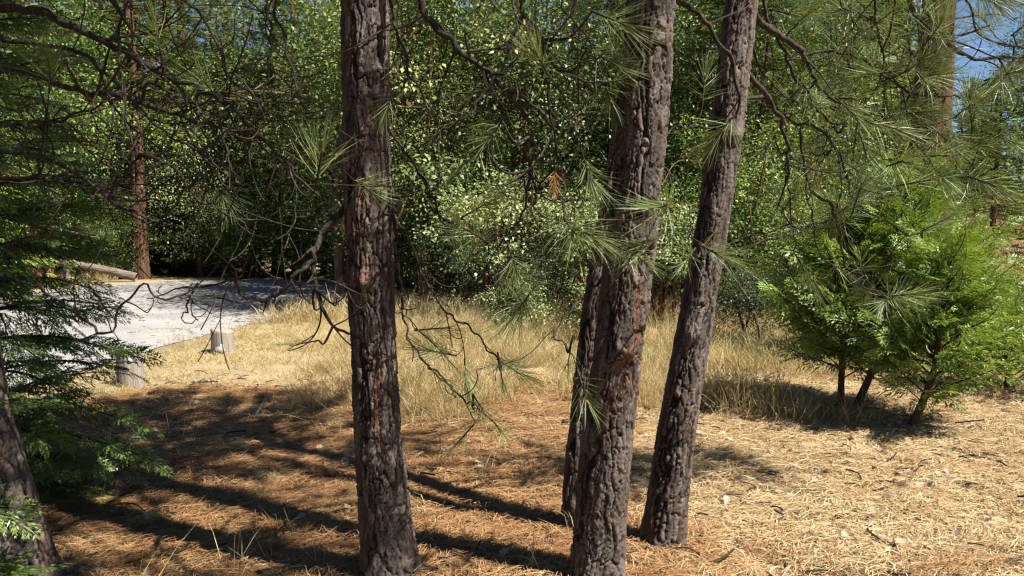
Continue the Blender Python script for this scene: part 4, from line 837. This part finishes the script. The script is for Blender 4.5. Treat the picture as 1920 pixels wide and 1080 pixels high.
for row, (d0, step, h) in enumerate([(33, 2.5, 1.0), (40, 2.8, 1.15), (48, 3.1, 1.3), (58, 3.4, 1.5), (72, 4.2, 1.8)]):
    x = -d0 * .95
    while x < d0 * .95:
        d = d0 + rw.uniform(-3, 3); xx = x + rw.uniform(-.9, .9); px = 960 + xx / d * FPX; x += step
        s_ = h * rw.uniform(.8, 1.1); k = rw.choice(['pine_a', 'pine_b', 'cedar_a', 'cedar_b', 'cedar_a', 'oak_a'])
        if 1690 < px < 1960:  # the opening where the sky shows
            k = 'cedar_b'; s_ = (0.19 * d + 1.2 - gz1(xx, d)) / 9.0 * 1.05
            if s_ < .2: continue
        if k == 'oak_a': s_ *= 1.3
        nm = {'p': 'pine_tree', 'c': 'cedar_tree', 'o': 'oak_tree'}[k[0]]
        plant(nm, k, xx, d, 'far tree, one of the closed ranks at the back of the wood', nm.replace('_', ' '), 'far trees closing off the wood', s=s_)

# unseen trees added on the viewer's side to block sky light over the clearing
for k, x, y, s_, lb in [('cedar_a', -5.5, -3.5, .8, 'cedar of the wood around the clearing, left of the viewpoint'), ('oak_a', -7.5, -8.5, 1.3, 'unseen oak added to shade the clearing, behind left'), ('pine_a', -2.5, -8.5, .8, 'pine of the wood around the clearing, behind'), ('oak_b', 1.5, -11, 1.3, 'unseen oak added to shade the clearing, straight behind'),
        ('cedar_b', 6.5, -11, 1.0, 'cedar of the wood around the clearing, behind right'), ('oak_a', 13.5, 1.5, 1.1, 'unseen oak added to shade the clearing, to the right'), ('cedar_b', 11, 6.0, .8, 'unseen short cedar added to shade the clearing, to the right'), ('oak_b', -6.5, .5, 1.0, 'unseen oak added to shade the clearing, close on the left'), ('oak_b', -12.5, -3, 1.3, 'unseen oak added to shade the clearing, far left')]:
    plant({'c': 'cedar_tree', 'o': 'oak_tree', 'p': 'pine_tree'}[k[0]], k, x, y, lb, {'c': 'cedar tree', 'o': 'oak tree', 'p': 'pine tree'}[k[0]], None, s=s_)

# understorey beyond the road and the clearing
for q in range(34):
    d = rw.uniform(26, 32); px = rw.uniform(-200, 1480); k = rw.choice(['bright', 'shade_bush', 'bright', 'pale'])
    if k == 'pale' and px > 900: k = 'bright'
    plant('shrub', k, atpx(px, d), d, 'shrub in the shaded undergrowth beneath the wood', 'shrub', 'undergrowth shrubs beneath the wood', s=rw.uniform(.7, 1.2) * (.7 if k == 'pale' else 1))
for q, (px, d, k, s_) in enumerate([(700, 21, 'shade_bush', 1), (820, 20, 'shade_bush', .9), (930, 18, 'shade_bush', .8), (1030, 15, 'shade_bush', .8), (1150, 15, 'shade_bush', .9), (1260, 15, 'shade_bush', .9), (1340, 14, 'shade_bush', .8), (1010, 19, 'bright', 1), (1180, 17, 'bright', 1), (1330, 17, 'bright', 1), (660, 23, 'bright', 1.0), (1480, 16, 'shade_bush', .5), (-40, 22, 'shade_bush', 1.2), (60, 24, 'bright', 1), (170, 25.5, 'shade_bush', 1)]):  # the dark-leaved ones put painted shade into the gaps
    plant('shrub', k, atpx(px, d), d, 'shrub in the thicket under the oaks behind the clearing', 'shrub', 'thicket under the oaks', s=s_)

# ------------------------------------------------------------------ scattered ground cover (instances)
def scatter(name, meshes, pts, rot, scl, label, kind='stuff'):
    col = bpy.data.collections.new(name + '_source')
    for k, me in enumerate(meshes):
        o = bpy.data.objects.new('%s_piece_%02d' % (name, k), me); col.objects.link(o)
    me = bpy.data.meshes.new(name); me.vertices.add(len(pts)); me.vertices.foreach_set('co', np.asarray(pts, np.float32).ravel())
    a = me.attributes.new('rot', 'FLOAT_VECTOR', 'POINT'); a.data.foreach_set('vector', np.asarray(rot, np.float32).ravel())
    a = me.attributes.new('scl', 'FLOAT', 'POINT'); a.data.foreach_set('value', np.asarray(scl, np.float32))
    a = me.attributes.new('pick', 'INT', 'POINT'); a.data.foreach_set('value', np.asarray(rng.integers(0, len(meshes), len(pts)), np.int32))
    o = link(name, me); tag(o, label, None, None, kind)
    g = bpy.data.node_groups.new(name, 'GeometryNodeTree'); g.interface.new_socket('Geometry', in_out='INPUT', socket_type='NodeSocketGeometry'); g.interface.new_socket('Geometry', in_out='OUTPUT', socket_type='NodeSocketGeometry')
    n = g.nodes; gi, go = n.new('NodeGroupInput'), n.new('NodeGroupOutput'); ci = n.new('GeometryNodeCollectionInfo'); ci.inputs[0].default_value = col; ci.inputs[1].default_value = True; ci.inputs[2].default_value = True
    ip = n.new('GeometryNodeInstanceOnPoints'); ip.inputs['Pick Instance'].default_value = True
    def attr(nm, ty):
        x = n.new('GeometryNodeInputNamedAttribute'); x.data_type = ty; x.inputs[0].default_value = nm; return [q for q in x.outputs if q.enabled][0]
    L = g.links.new; L(gi.outputs[0], ip.inputs['Points']); L(ci.outputs[0], ip.inputs['Instance']); L(attr('pick', 'INT'), ip.inputs['Instance Index']); L(attr('rot', 'FLOAT_VECTOR'), ip.inputs['Rotation']); L(attr('scl', 'FLOAT'), ip.inputs['Scale']); L(ip.outputs[0], go.inputs[0])
    md = o.modifiers.new('scatter', 'NODES'); md.node_group = g
    return o

def blades(r_, n, base, d, L, wdt, bend, tn):
    """curved grass blades: 2 quads + tip"""
    d = unit(d); bd = np.stack([d[:, 0], d[:, 1], -np.abs(d[:, 2]) * .2], -1); bd = unit(bd + r_.normal(0, .3, (n, 3))) * bend[:, None]
    sd = unit(np.cross(d, r_.normal(0, 1, (n, 3)))) * (np.broadcast_to(wdt, (n,)) / 2)[:, None]; L = L[:, None]
    p1 = base + d * L * .35 + bd * L * .06; p2 = base + d * L * .70 + bd * L * .28; p3 = base + d * L * .95 + bd * L * .65
    V = np.stack([base + sd, base - sd, p1 - sd, p1 + sd, p2 - sd * .8, p2 + sd * .8, p3], 1).reshape(-1, 3); b = np.arange(n)[:, None] * 7
    return V, np.concatenate([b + np.array([[0, 1, 2, 3]]), b + np.array([[3, 2, 4, 5]])]), b + np.array([[5, 4, 6]]), np.repeat(tn, 7)

def grass_clump(seed, n, h, rad, wdt, mat, lean=.5, tn=.5, tv=.16, heads=0.0):
    r_ = np.random.default_rng(seed); az = r_.uniform(0, 6.28, n); rr = rad * np.sqrt(r_.random(n)); base = np.stack([rr * np.cos(az), rr * np.sin(az), np.full(n, -.02)], -1)
    d = np.stack([r_.normal(0, lean, n), r_.normal(0, lean, n), np.ones(n)], -1); L = h * r_.uniform(.45, 1.15, n)
    V, q, t3, T = blades(r_, n, base, d, L, wdt, r_.uniform(.1, .9, n), np.clip(r_.normal(tn, tv, n), 0, 1))
    a = Acc(); a.add(V, q, T); a.f3.append(t3); a.m3.append(np.zeros(len(t3)))
    k = int(n * heads)
    if k:  # seed heads
        tips = V.reshape(n, 7, 3)[:k, 6]; m = 5; pos = np.repeat(tips, m, 0) - np.repeat(unit(d[:k]), m, 0) * r_.uniform(0, .07, (k * m, 1)); V2, F2 = leaves(pos, np.repeat(unit(d[:k]), m, 0) + r_.normal(0, .35, (k * m, 3)), r_.normal(0, 1, (k * m, 3)), .018, .005); a.add(V2, F2, min(tn + .25, 1))
    return a.build('grass_clump', [mat], mesh_only=True)

def rot_rand(n, tilt=.12): return np.stack([rng.normal(0, tilt, n), rng.normal(0, tilt, n), rng.uniform(0, 6.28, n)], -1)

def pick(n, x0, x1, y0, y1, dens):
    x = rng.uniform(x0, x1, n); y = rng.uniform(y0, y1, n); k = rng.random(n) < dens(x, y) * (in_road(x, y) > .12); x, y = x[k], y[k]
    return np.stack([x, y, gz(x, y)], -1)

# tall dry grass band behind the trunks
TALL = [grass_clump(400 + k, 34, .47, .15, .0036, M['dry_grass'], .34, .5, .17, .35) for k in range(4)] + [grass_clump(410 + k, 40, .30, .15, .005, M['dry_grass'], .45, .35, .17, .2) for k in range(2)]
def band(x, y):
    edge = 6.55 + .5 * np.sin(x * 1.7) + .35 * np.sin(x * 4.1 + 1) + np.where(x > 1.2, -.35, 0) + np.where(x < -1.9, 1.4 + (-x - 1.9) * .3, 0)
    m = sstep(-.3, .5, y - edge) * sstep(14.5, 12.0, y - np.where(x > 2, 3, 0)) * (.05 + 1.35 * sstep(.34, .66, fbm(x * .9, y * .9, 3, 61)))
    m = m * (1 - .93 * sstep(-1.7, -2.5, x) * sstep(14, 12, y)) * np.where((x > 2.4) & (y < 8.2), .12, 1)
    return m
p_ = pick(9000, -4.8, 8, 6.0, 17, band); scatter('dry_grass', TALL, p_, rot_rand(len(p_)), rng.uniform(.6, 1.15, len(p_)), 'tall straw coloured dry grass standing in a band behind the trunks')
SHORT = [grass_clump(420 + k, 60, .12, .20, .0045, M['dry_grass'], .8, .5, .2) for k in range(4)]
def shortd(x, y): return sstep(6.2, 8.0, y) * .9 * (fbm(x * 1.2, y * 1.2, 3, 71) > .38) * np.where(x < -1.9, .55, 1)
p_ = pick(9000, -4.8, 9, 6.0, 16, shortd); scatter('short_dry_grass', SHORT, p_, rot_rand(len(p_)), rng.uniform(.5, 1.1, len(p_)), 'short trampled golden grass on the sunlit ground')
FARG = [grass_clump(430 + k, 60, .40, .30, .010, M['dry_grass'], .5, .5, .2) for k in range(3)]
def fard(x, y): return .9 * (fbm(x * .4, y * .4, 3, 81) > .36) * ((x > 1.5) | (y < 17) | (x < -12.5))
p_ = pick(16000, -24, 40, 13, 44, fard); scatter('slope_grass', FARG, p_, rot_rand(len(p_)), rng.uniform(.5, 1.2, len(p_)), 'pale dry grass on the rising slope at the right')
# wisps and sprouts among the litter
WISP = [grass_clump(440 + k, 7, .30, .05, .0032, M['dry_grass'], .45, .75, .12) for k in range(4)]
p_ = pick(240, -3.2, 3.4, 2.9, 6.8, lambda x, y: np.where(x > 1.2, .12, .55)); scatter('grass_wisps', WISP, p_, rot_rand(len(p_)), rng.uniform(.4, 1.15, len(p_)), 'thin pale grass stalks poking through the needle litter')
WEED = [grass_clump(450 + k, 16, .09, .06, .006, M['green_sprout'], .7, .5, .2) for k in range(3)]
p_ = pick(150, -3.6, 4.5, 3.2, 8.2, lambda x, y: .35 * (fbm(x * .7, y * .7, 2, 91) > .42)); scatter('green_sprouts', WEED, p_, rot_rand(len(p_)), rng.uniform(.5, 1.2, len(p_)), 'small green sprouts growing through the litter')
GREENG = [grass_clump(460 + k, 40, .30, .16, .007, M['green_sprout'], .5, .6, .2) for k in range(2)]
p_ = pick(700, -1.5, 4.5, 8.5, 16, lambda x, y: .5 * (fbm(x * .9, y * .9, 2, 95) > .5)); scatter('green_grass', GREENG, p_, rot_rand(len(p_)), rng.uniform(.5, 1.2, len(p_)), 'greener grass growing under the bushes')

# needle litter
def litter_patch(seed, n, size, mat, Lm=.16, wdt=.0030):
    r_ = np.random.default_rng(seed); x, y = r_.uniform(-size, size, n), r_.uniform(-size, size, n); az = r_.normal(0, .75, n) + r_.choice([0, .9], n); el = r_.normal(.02, .09, n)
    d = np.stack([np.cos(az) * np.cos(el), np.sin(az) * np.cos(el), np.sin(el)], -1); L = Lm * r_.uniform(.5, 1.15, n); z = r_.uniform(.002, .028, n); base = np.stack([x, y, z], -1) - d * L[:, None] * .5
    sd = unit(np.cross(d, (0, 0, 1.)) + r_.normal(0, .35, (n, 3))) * wdt / 2; bd = np.cross(d, (0, 0, 1.)) * (L * r_.normal(0, .12, n))[:, None] + np.array((0, 0, .01))
    m = base + d * L[:, None] * .5 + bd; e = base + d * L[:, None]
    V = np.stack([base + sd * .6, base - sd * .6, m - sd, m + sd, e - sd * .4, e + sd * .4], 1).reshape(-1, 3); b = np.arange(n)[:, None] * 6
    a = Acc(); a.add(V, np.concatenate([b + np.array([[0, 1, 2, 3]]), b + np.array([[3, 2, 4, 5]])]), np.repeat(np.clip(r_.normal(.5, .2, n), 0, 1), 6)); return a.build('litter_patch', [mat], mesh_only=True)
LR = [litter_patch(500 + k, 420, .22, M['litter_red']) for k in range(3)]; LT = [litter_patch(510 + k, 420, .22, M['litter'], .13) for k in range(3)]
redd = lambda x, y: np.clip(sstep(1.5, 0.1, x + .8 * (fbm(x * 1.3, y * 1.3, 3, 33) - .5)) + sstep(4.0, 3.2, y) * .4, 0, 1)
near = lambda x, y: sstep(8.2, 6.4, y)
p_ = pick(2300, -3.6, 3.8, 2.6, 8.2, lambda x, y: redd(x, y) * near(x, y)); scatter('red_needle_litter', LR, p_, rot_rand(len(p_), .05) * np.array((1, 1, .14)) + np.array((0, 0, .15)), rng.uniform(.7, 1.3, len(p_)), 'orange brown fallen pine needles around the trunks')
p_ = pick(2600, -3.6, 5.0, 2.6, 8.8, lambda x, y: np.clip(1.1 - redd(x, y), 0.1, 1) * near(x, y - .5)); scatter('needle_litter', LT, p_, rot_rand(len(p_), .05), rng.uniform(.7, 1.3, len(p_)), 'pale straw and dry needle litter on the sunlit right foreground')

# fallen oak leaves and chips
def leaf_mesh(seed, size=.045, lobes=True):
    r_ = np.random.default_rng(seed); n = 14; a_ = np.linspace(0, math.pi, n); prof = np.sin(a_) ** .8 * .32 * (1 + (.42 * np.sign(np.sin(a_ * 9)) if lobes else 0)); xs = (1 - np.cos(a_)) / 2
    up = np.stack([xs, prof, .10 * prof + .25 * xs * (1 - xs) + r_.normal(0, .03, n)], -1); mid = np.stack([xs, 0 * xs, .22 * xs * (1 - xs)], -1); dn = np.stack([xs, -prof, .30 * prof + .25 * xs * (1 - xs) + r_.normal(0, .03, n)], -1)
    V = np.concatenate([up, mid, dn]) * size * 2; i = np.arange(n - 1); F = np.concatenate([np.stack([i, i + 1, n + i + 1, n + i], -1), np.stack([n + i, n + i + 1, 2 * n + i + 1, 2 * n + i], -1)])
    a = Acc(); a.add(V, F, r_.uniform(.3, .9)); return a.build('dead_leaf', [M['dead_leaf']], mesh_only=True)
DL = [leaf_mesh(600 + k) for k in range(6)]
def leafd(x, y): return (.35 + .6 * sstep(.8, 1.8, x)) * sstep(8.5, 7.0, y)
p_ = pick(4200, -3.6, 5.5, 2.8, 8.4, leafd); p_[:, 2] += .034; scatter('fallen_leaves', DL, p_, rot_rand(len(p_), .45), rng.uniform(.22, .7, len(p_)), 'small dry fallen leaves mixed into the litter')
CH = []
for k in range(3):
    r_ = np.random.default_rng(640 + k); a = Acc()
    for q in range(5):
        s0 = r_.uniform(-.15, .15, 3) * (1, 1, 0); az = r_.uniform(0, 6.28); L = r_.uniform(.05, .16); pth = smooth_path([s0, s0 + np.array((math.cos(az) * L * .5, math.sin(az) * L * .5, .008)), s0 + np.array((math.cos(az + .3) * L, math.sin(az + .3) * L, 0))], 5); V, F = tube(pth, r_.uniform(.0025, .005), 4); a.add(V, F)
    CH.append(a.build('twigs', [M['branch']], mesh_only=True))
p_ = pick(1000, -3.6, 5, 2.8, 8.2, lambda x, y: .9); p_[:, 2] += .02; scatter('twig_litter', CH, p_, rot_rand(len(p_), .1), rng.uniform(.5, 1.3, len(p_)), 'short broken twigs lying in the litter')
BF = []
for k in range(3):
    r_ = np.random.default_rng(680 + k); a = Acc()
    for q in range(6):
        c = r_.uniform(-.05, .05, 3) * (1, 1, .15); s_ = r_.uniform(.008, .022); az = r_.uniform(0, 6.28, 5) ; az.sort(); ring = np.stack([np.cos(az) * s_ * r_.uniform(.7, 1.2, 5), np.sin(az) * s_ * r_.uniform(.6, 1, 5), r_.normal(0, .002, 5)], -1) + c
        V = np.vstack([ring, ring + (0, 0, .004)]); F = np.array([(i, (i + 1) % 5, 5 + (i + 1) % 5, 5 + i) for i in range(5)]); a.add(V, F, .6); a.add(V, np.array([(5, 6, 7), (5, 7, 8), (5, 8, 9)]), .6)
    BF.append(a.build('bark_flakes', [M['far_trunk']], mesh_only=True))
bp_ = []
for (bx, by, br) in [(-.49, 3.32, .17), (.36, 3.26, .17), (.70, 3.72, .13), (.33, 3.95, .1), (-2.1, 3.25, .2)]:
    n_ = 46; az = rng.uniform(0, 6.28, n_); rr_ = br + np.abs(rng.normal(0, .13, n_)); bp_.append(np.stack([bx + rr_ * np.cos(az), by + rr_ * np.sin(az), gz(bx + rr_ * np.cos(az), by + rr_ * np.sin(az)) + .022], -1))
bp_ = np.concatenate(bp_); scatter('bark_flakes', BF, bp_, rot_rand(len(bp_), .3), rng.uniform(.5, 1.3, len(bp_)), 'brown bark flakes shed round the feet of the pines')
GR = []
for k in range(2):
    r_ = np.random.default_rng(660 + k); a = Acc()
    for q in range(26):
        c = r_.uniform(-.25, .25, 3) * (1, 1, 0); s_ = r_.uniform(.006, .016); oc = np.array([(1, 0, 0), (0, 1, 0), (-1, 0, 0), (0, -1, 0), (0, 0, .7), (0, 0, -.7)]) * s_ * r_.uniform(.6, 1.2, (6, 1)) + c
        a.add(oc, np.array([(0, 1, 4), (1, 2, 4), (2, 3, 4), (3, 0, 4), (1, 0, 5), (2, 1, 5), (3, 2, 5), (0, 3, 5)]))
    GR.append(a.build('gravel', [M['road']], mesh_only=True))
x = rng.uniform(-12, -2.5, 5000); y = rng.uniform(5, 24, 5000); dr = in_road(x, y); k = (dr < .14) & (rng.random(5000) < np.where(dr > -.35, 1, .10)); x, y = x[k], y[k]
scatter('gravel', GR, np.stack([x, y, gz(x, y) * 0 + .024], -1), rot_rand(len(x), .02), rng.uniform(.5, 1.2, len(x)), 'loose gravel along the edge of the road')

x = rng.uniform(-12, -2.8, 900); y = rng.uniform(6, 24, 900); dr = in_road(x, y); k = (dr < -.05) & (rng.random(900) < .25 + .7 * np.exp(dr * 1.2)); x, y = x[k], y[k]
scatter('leaves_on_road', DL + CH, np.stack([x, y, np.full(len(x), .034)], -1), rot_rand(len(x), .1), rng.uniform(.4, 1.0, len(x)), 'dead leaves and twigs blown onto the pale road')
# single pale leaves big enough to pick out
for k, (px, py, s_, lb) in enumerate([(1490, 915, 1.0, 'pale curled oak leaf on the litter, highest of the big pale leaves'), (1655, 985, 1.5, 'largest pale lobed oak leaf in the right foreground'), (1710, 1005, 1.1, 'pale oak leaf touching the largest one on its right side'),
        (1425, 1025, 1.1, 'broken pale leaf with a dark edge below the leaning pine'), (1835, 1008, 1.2, 'pale leaf on bare dark soil near the right edge'), (1712, 968, .8, 'small whitish leaf just above the largest oak leaf'), (1402, 1018, .8, 'small pale leaf left of the broken one'), (880, 885, .7, 'pale leaf in the needles between the two biggest trunks')]):
    d = 3.0
    for _ in range(30):
        q = P(px, py, d); d += (q[2] - gz1(q[0], q[1]) - .02) * 2.0
    q = P(px, py, d); o = link('fallen_leaf', DL[k % 6]); o.location = (q[0], q[1], gz1(q[0], q[1]) + .03); o.rotation_euler = (.2, .15, k * 1.7); o.scale = (s_ * .9,) * 3; tag(o, lb, 'leaf', 'big pale fallen leaves')

for k, (px, py, d, s_, lb) in enumerate([(1680, 492, 6.2, 1.1, 'tan dead leaf caught high in the sunlit sapling sprays'), (1737, 652, 5.6, .9, 'orange dead leaf caught low in the right sapling'), (1786, 401, 6.3, 1.2, 'tan dead leaf caught at the top right of the saplings')]):
    q = P(px, py, d); o = link('fallen_leaf', DL[k]); o.location = tuple(q); o.rotation_euler = (1.2, .4, k); o.scale = (s_,) * 3; tag(o, lb, 'leaf', 'dead leaves caught in the saplings')

def ground_at(px, py):
    d = 3.0
    for _ in range(60):
        q = P(px, py, d); d += (q[2] - gz1(q[0], q[1])) * 1.2
    return P(px, py, d)
def stick(pts, r0, lb, seed, mat='branch', side=2):
    r_ = np.random.default_rng(seed); w_ = [ground_at(a, b) + np.array((0, 0, .02 + r0)) for a, b in pts]; path = smooth_path(w_, 16); a = Acc(); org = path[0].copy(); V, F = tube(path, np.linspace(r0, r0 * .4, 16), 7, .12, r_); a.add(V, F)
    for k in range(side):
        i = int(r_.uniform(4, 14)); t_ = grow_twig(path[i], (path[i + 1] - path[i]) * 8 + r_.normal(0, .3, 3) * (1, 1, .2), .18, r_, 0, .5, 6); t_[:, 2] = np.maximum(t_[:, 2], path[i][2] - .005); V, F = tube(t_, np.linspace(r0 * .5, .002, 7), 5); a.add(V, F)
    o = a.build('fallen_stick', [M[mat]], None, smooth=True, offset=org); o.location = org; tag(o, lb, 'stick', 'fallen sticks')
stick([(1800, 858), (1840, 866), (1885, 876)], .012, 'dark fallen stick at the right beyond the saplings', 1)
stick([(880, 900), (960, 872), (1060, 858)], .008, 'thin stick among the needles left of the thickest pine', 2)
stick([(1640, 870), (1720, 862), (1800, 880)], .007, 'thin stick in front of the slanting sapling stem', 3)
stick([(1540, 1020), (1600, 1045), (1640, 1062)], .006, 'short twig lying in the bottom right foreground', 4, 'branch_dry')
stick([(760, 870), (840, 850), (900, 842)], .009, 'stick lying in shade right of the left pine trunk', 5)

# curved pale grass stalks right in front
def stalks(px, py, lst, lb, seed):
    b = ground_at(px, py); a = Acc(); r_ = np.random.default_rng(seed)
    for (dx, dy, dd) in lst:
        st = b + r_.normal(0, .02, 3) * (1, 1, 0); e = P(px + dx, py + dy, b[1] + dd); m_ = (st + e) / 2 + np.array((0, 0, abs(e[2] - st[2]) * .25 + .03)); pth = smooth_path([st, m_, e], 12); V, F = tube(pth, np.linspace(.0022, .0008, 12), 4); a.add(V - b, F, .85)
    o = a.build('dry_grass_stalks', [M['dry_grass']]); o.location = b; tag(o, lb, 'dry grass', 'pale grass stalks in front of the trunks')
stalks(605, 1078, [(-75, -50, .1), (-30, -75, 0), (20, -60, .1), (-95, -10, .05)], 'arching pale grass stalks at the bottom edge left of the left pine', 1)
stalks(800, 1020, [(-12, -70, 0), (15, -20, .1), (60, -25, .1), (8, -50, 0)], 'pale upright stalks at the right foot of the left pine', 2)
stalks(1000, 1075, [(-40, -60, 0), (12, -70, 0), (25, -40, 0), (-60, -30, .1), (4, -95, .1)], 'pale crossed stalks left of the foot of the thickest pine', 3)
stalks(930, 968, [(-7, -45, 0), (45, -8, .1), (36, 20, 0)], 'single upright stalk in the shadow between the two trunks', 4)
stalks(290, 890, [(-8, -45, 0), (-38, 10, .1), (6, -20, .1)], 'pale weed stalk standing in the shade by the dark cedar', 5)
stalks(350, 910, [(0, -32, 0), (6, -18, 0)], 'short pale weed stalk right of the taller one in the shade', 6)

# ------------------------------------------------------------------ bollards and rail
def bollard(px, py, wpx, h, lb, slant, disc, seed):
    b = ground_at(px, py); r = wpx / 2 * b[1] / FPX; root = empty('log_bollard', (b[0], b[1], gz1(b[0], b[1])), lb, 'bollard', 'short log bollards along the road'); r_ = np.random.default_rng(seed)
    k = 40; th = np.linspace(0, 2 * math.pi, k, endpoint=False); groove = 1 - .05 * (r_.random(k) < .22) + r_.normal(0, .012, k); zs = [-.12, .0, h * .3, h * .6, h * .9, h]; V = []
    for z in zs: V.append(np.stack([np.cos(th) * r * groove, np.sin(th) * r * groove, np.full(k, z) + (slant * np.cos(th) * r if z == h else 0)], -1))
    for (f_, dz) in ((.93, .012), (.5, .015)): V.append(np.stack([np.cos(th) * r * f_, np.sin(th) * r * f_, h + dz + slant * np.cos(th) * r * f_ + r_.normal(0, .002, k)], -1))
    V.append(np.array([[0, 0, h + .014]])); n = len(zs) + 2; i, j = np.meshgrid(np.arange(n - 1), np.arange(k), indexing='ij')
    F = np.stack([i * k + j, i * k + (j + 1) % k, (i + 1) * k + (j + 1) % k, (i + 1) * k + j], -1).reshape(-1, 4); j = np.arange(k); F3 = np.stack([(n - 1) * k + j, (n - 1) * k + (j + 1) % k, np.full(k, n * k)], -1)
    build('post', np.concatenate(V), [F3, F], [M['post']], root)
    dz, daz, dr_ = disc; c = np.array((math.cos(daz) * r * 1.02, math.sin(daz) * r * 1.02, dz)); nrm = np.array((math.cos(daz), math.sin(daz), 0)); V, F = tube(np.array([c - nrm * .02, c + nrm * .006, c + nrm * .008]), [dr_, dr_, .001], 12); build('reflector_disc', V, [F], [M['disc']], root, smooth=False)
    return b, r
b1, r1 = bollard(418, 659, 42, .27, 'weathered grey log bollard with a slanted top on the straw ground by the road bend', -.18, (.09, R(-75), .022), 1)
b2, r2 = bollard(245, 722, 48, .34, 'grey log bollard half hidden by cedar sprays at the left', 0.0, (.27, R(-62), .022), 2)
c = b1; root = empty('wood_chunk', (c[0] + .03, c[1] - r1 - .06, gz1(c[0], c[1])), 'small broken chunk of wood at the foot of the slanted bollard', 'wood chunk')
V, F = tube(np.array([(-.06, 0, .02), (-.02, 0, .05), (.05, 0.01, .045), (.07, 0.01, .03)]), [.01, .05, .05, .01], 7, .2); build('chunk', V, [F], [M['post']], root)
def rail():
    a0, a1 = P(112, 486, 23.0), P(256, 524, 23.3); a0[2] = gz1(a0[0], a0[1]) + .62; a1[2] = gz1(a1[0], a1[1]) + .12
    root = empty('wooden_rail', ((a0[0] + a1[0]) / 2, 23.1, gz1(a0[0], 23.1)), 'long weathered log propped aslant beside the reddish cedar beyond the road', 'log'); off = np.array(root.location)
    V, F = tube(smooth_path([a0 - off, (a0 + a1) / 2 - off + (0, 0, .04), a1 - off], 12), np.linspace(.11, .13, 12), 10, .08); build('log', V, [F], [M['log']], root, smooth=True)
    V, F = tube(np.array([(a0[0] + .2, a0[1], gz1(a0[0], a0[1]) - .1), (a0[0] + .2, a0[1], a0[2] - .05)]) - off, [.11, .10], 10, .05); build('support', V, [F], [M['log']], root)
rail()
print('OBJECTS', len(bpy.data.objects), 'meshes', len(bpy.data.meshes), 'tris', sum(sum(1 for _ in ()) or len(m.loops) - 2 * len(m.polygons) for m in bpy.data.meshes))
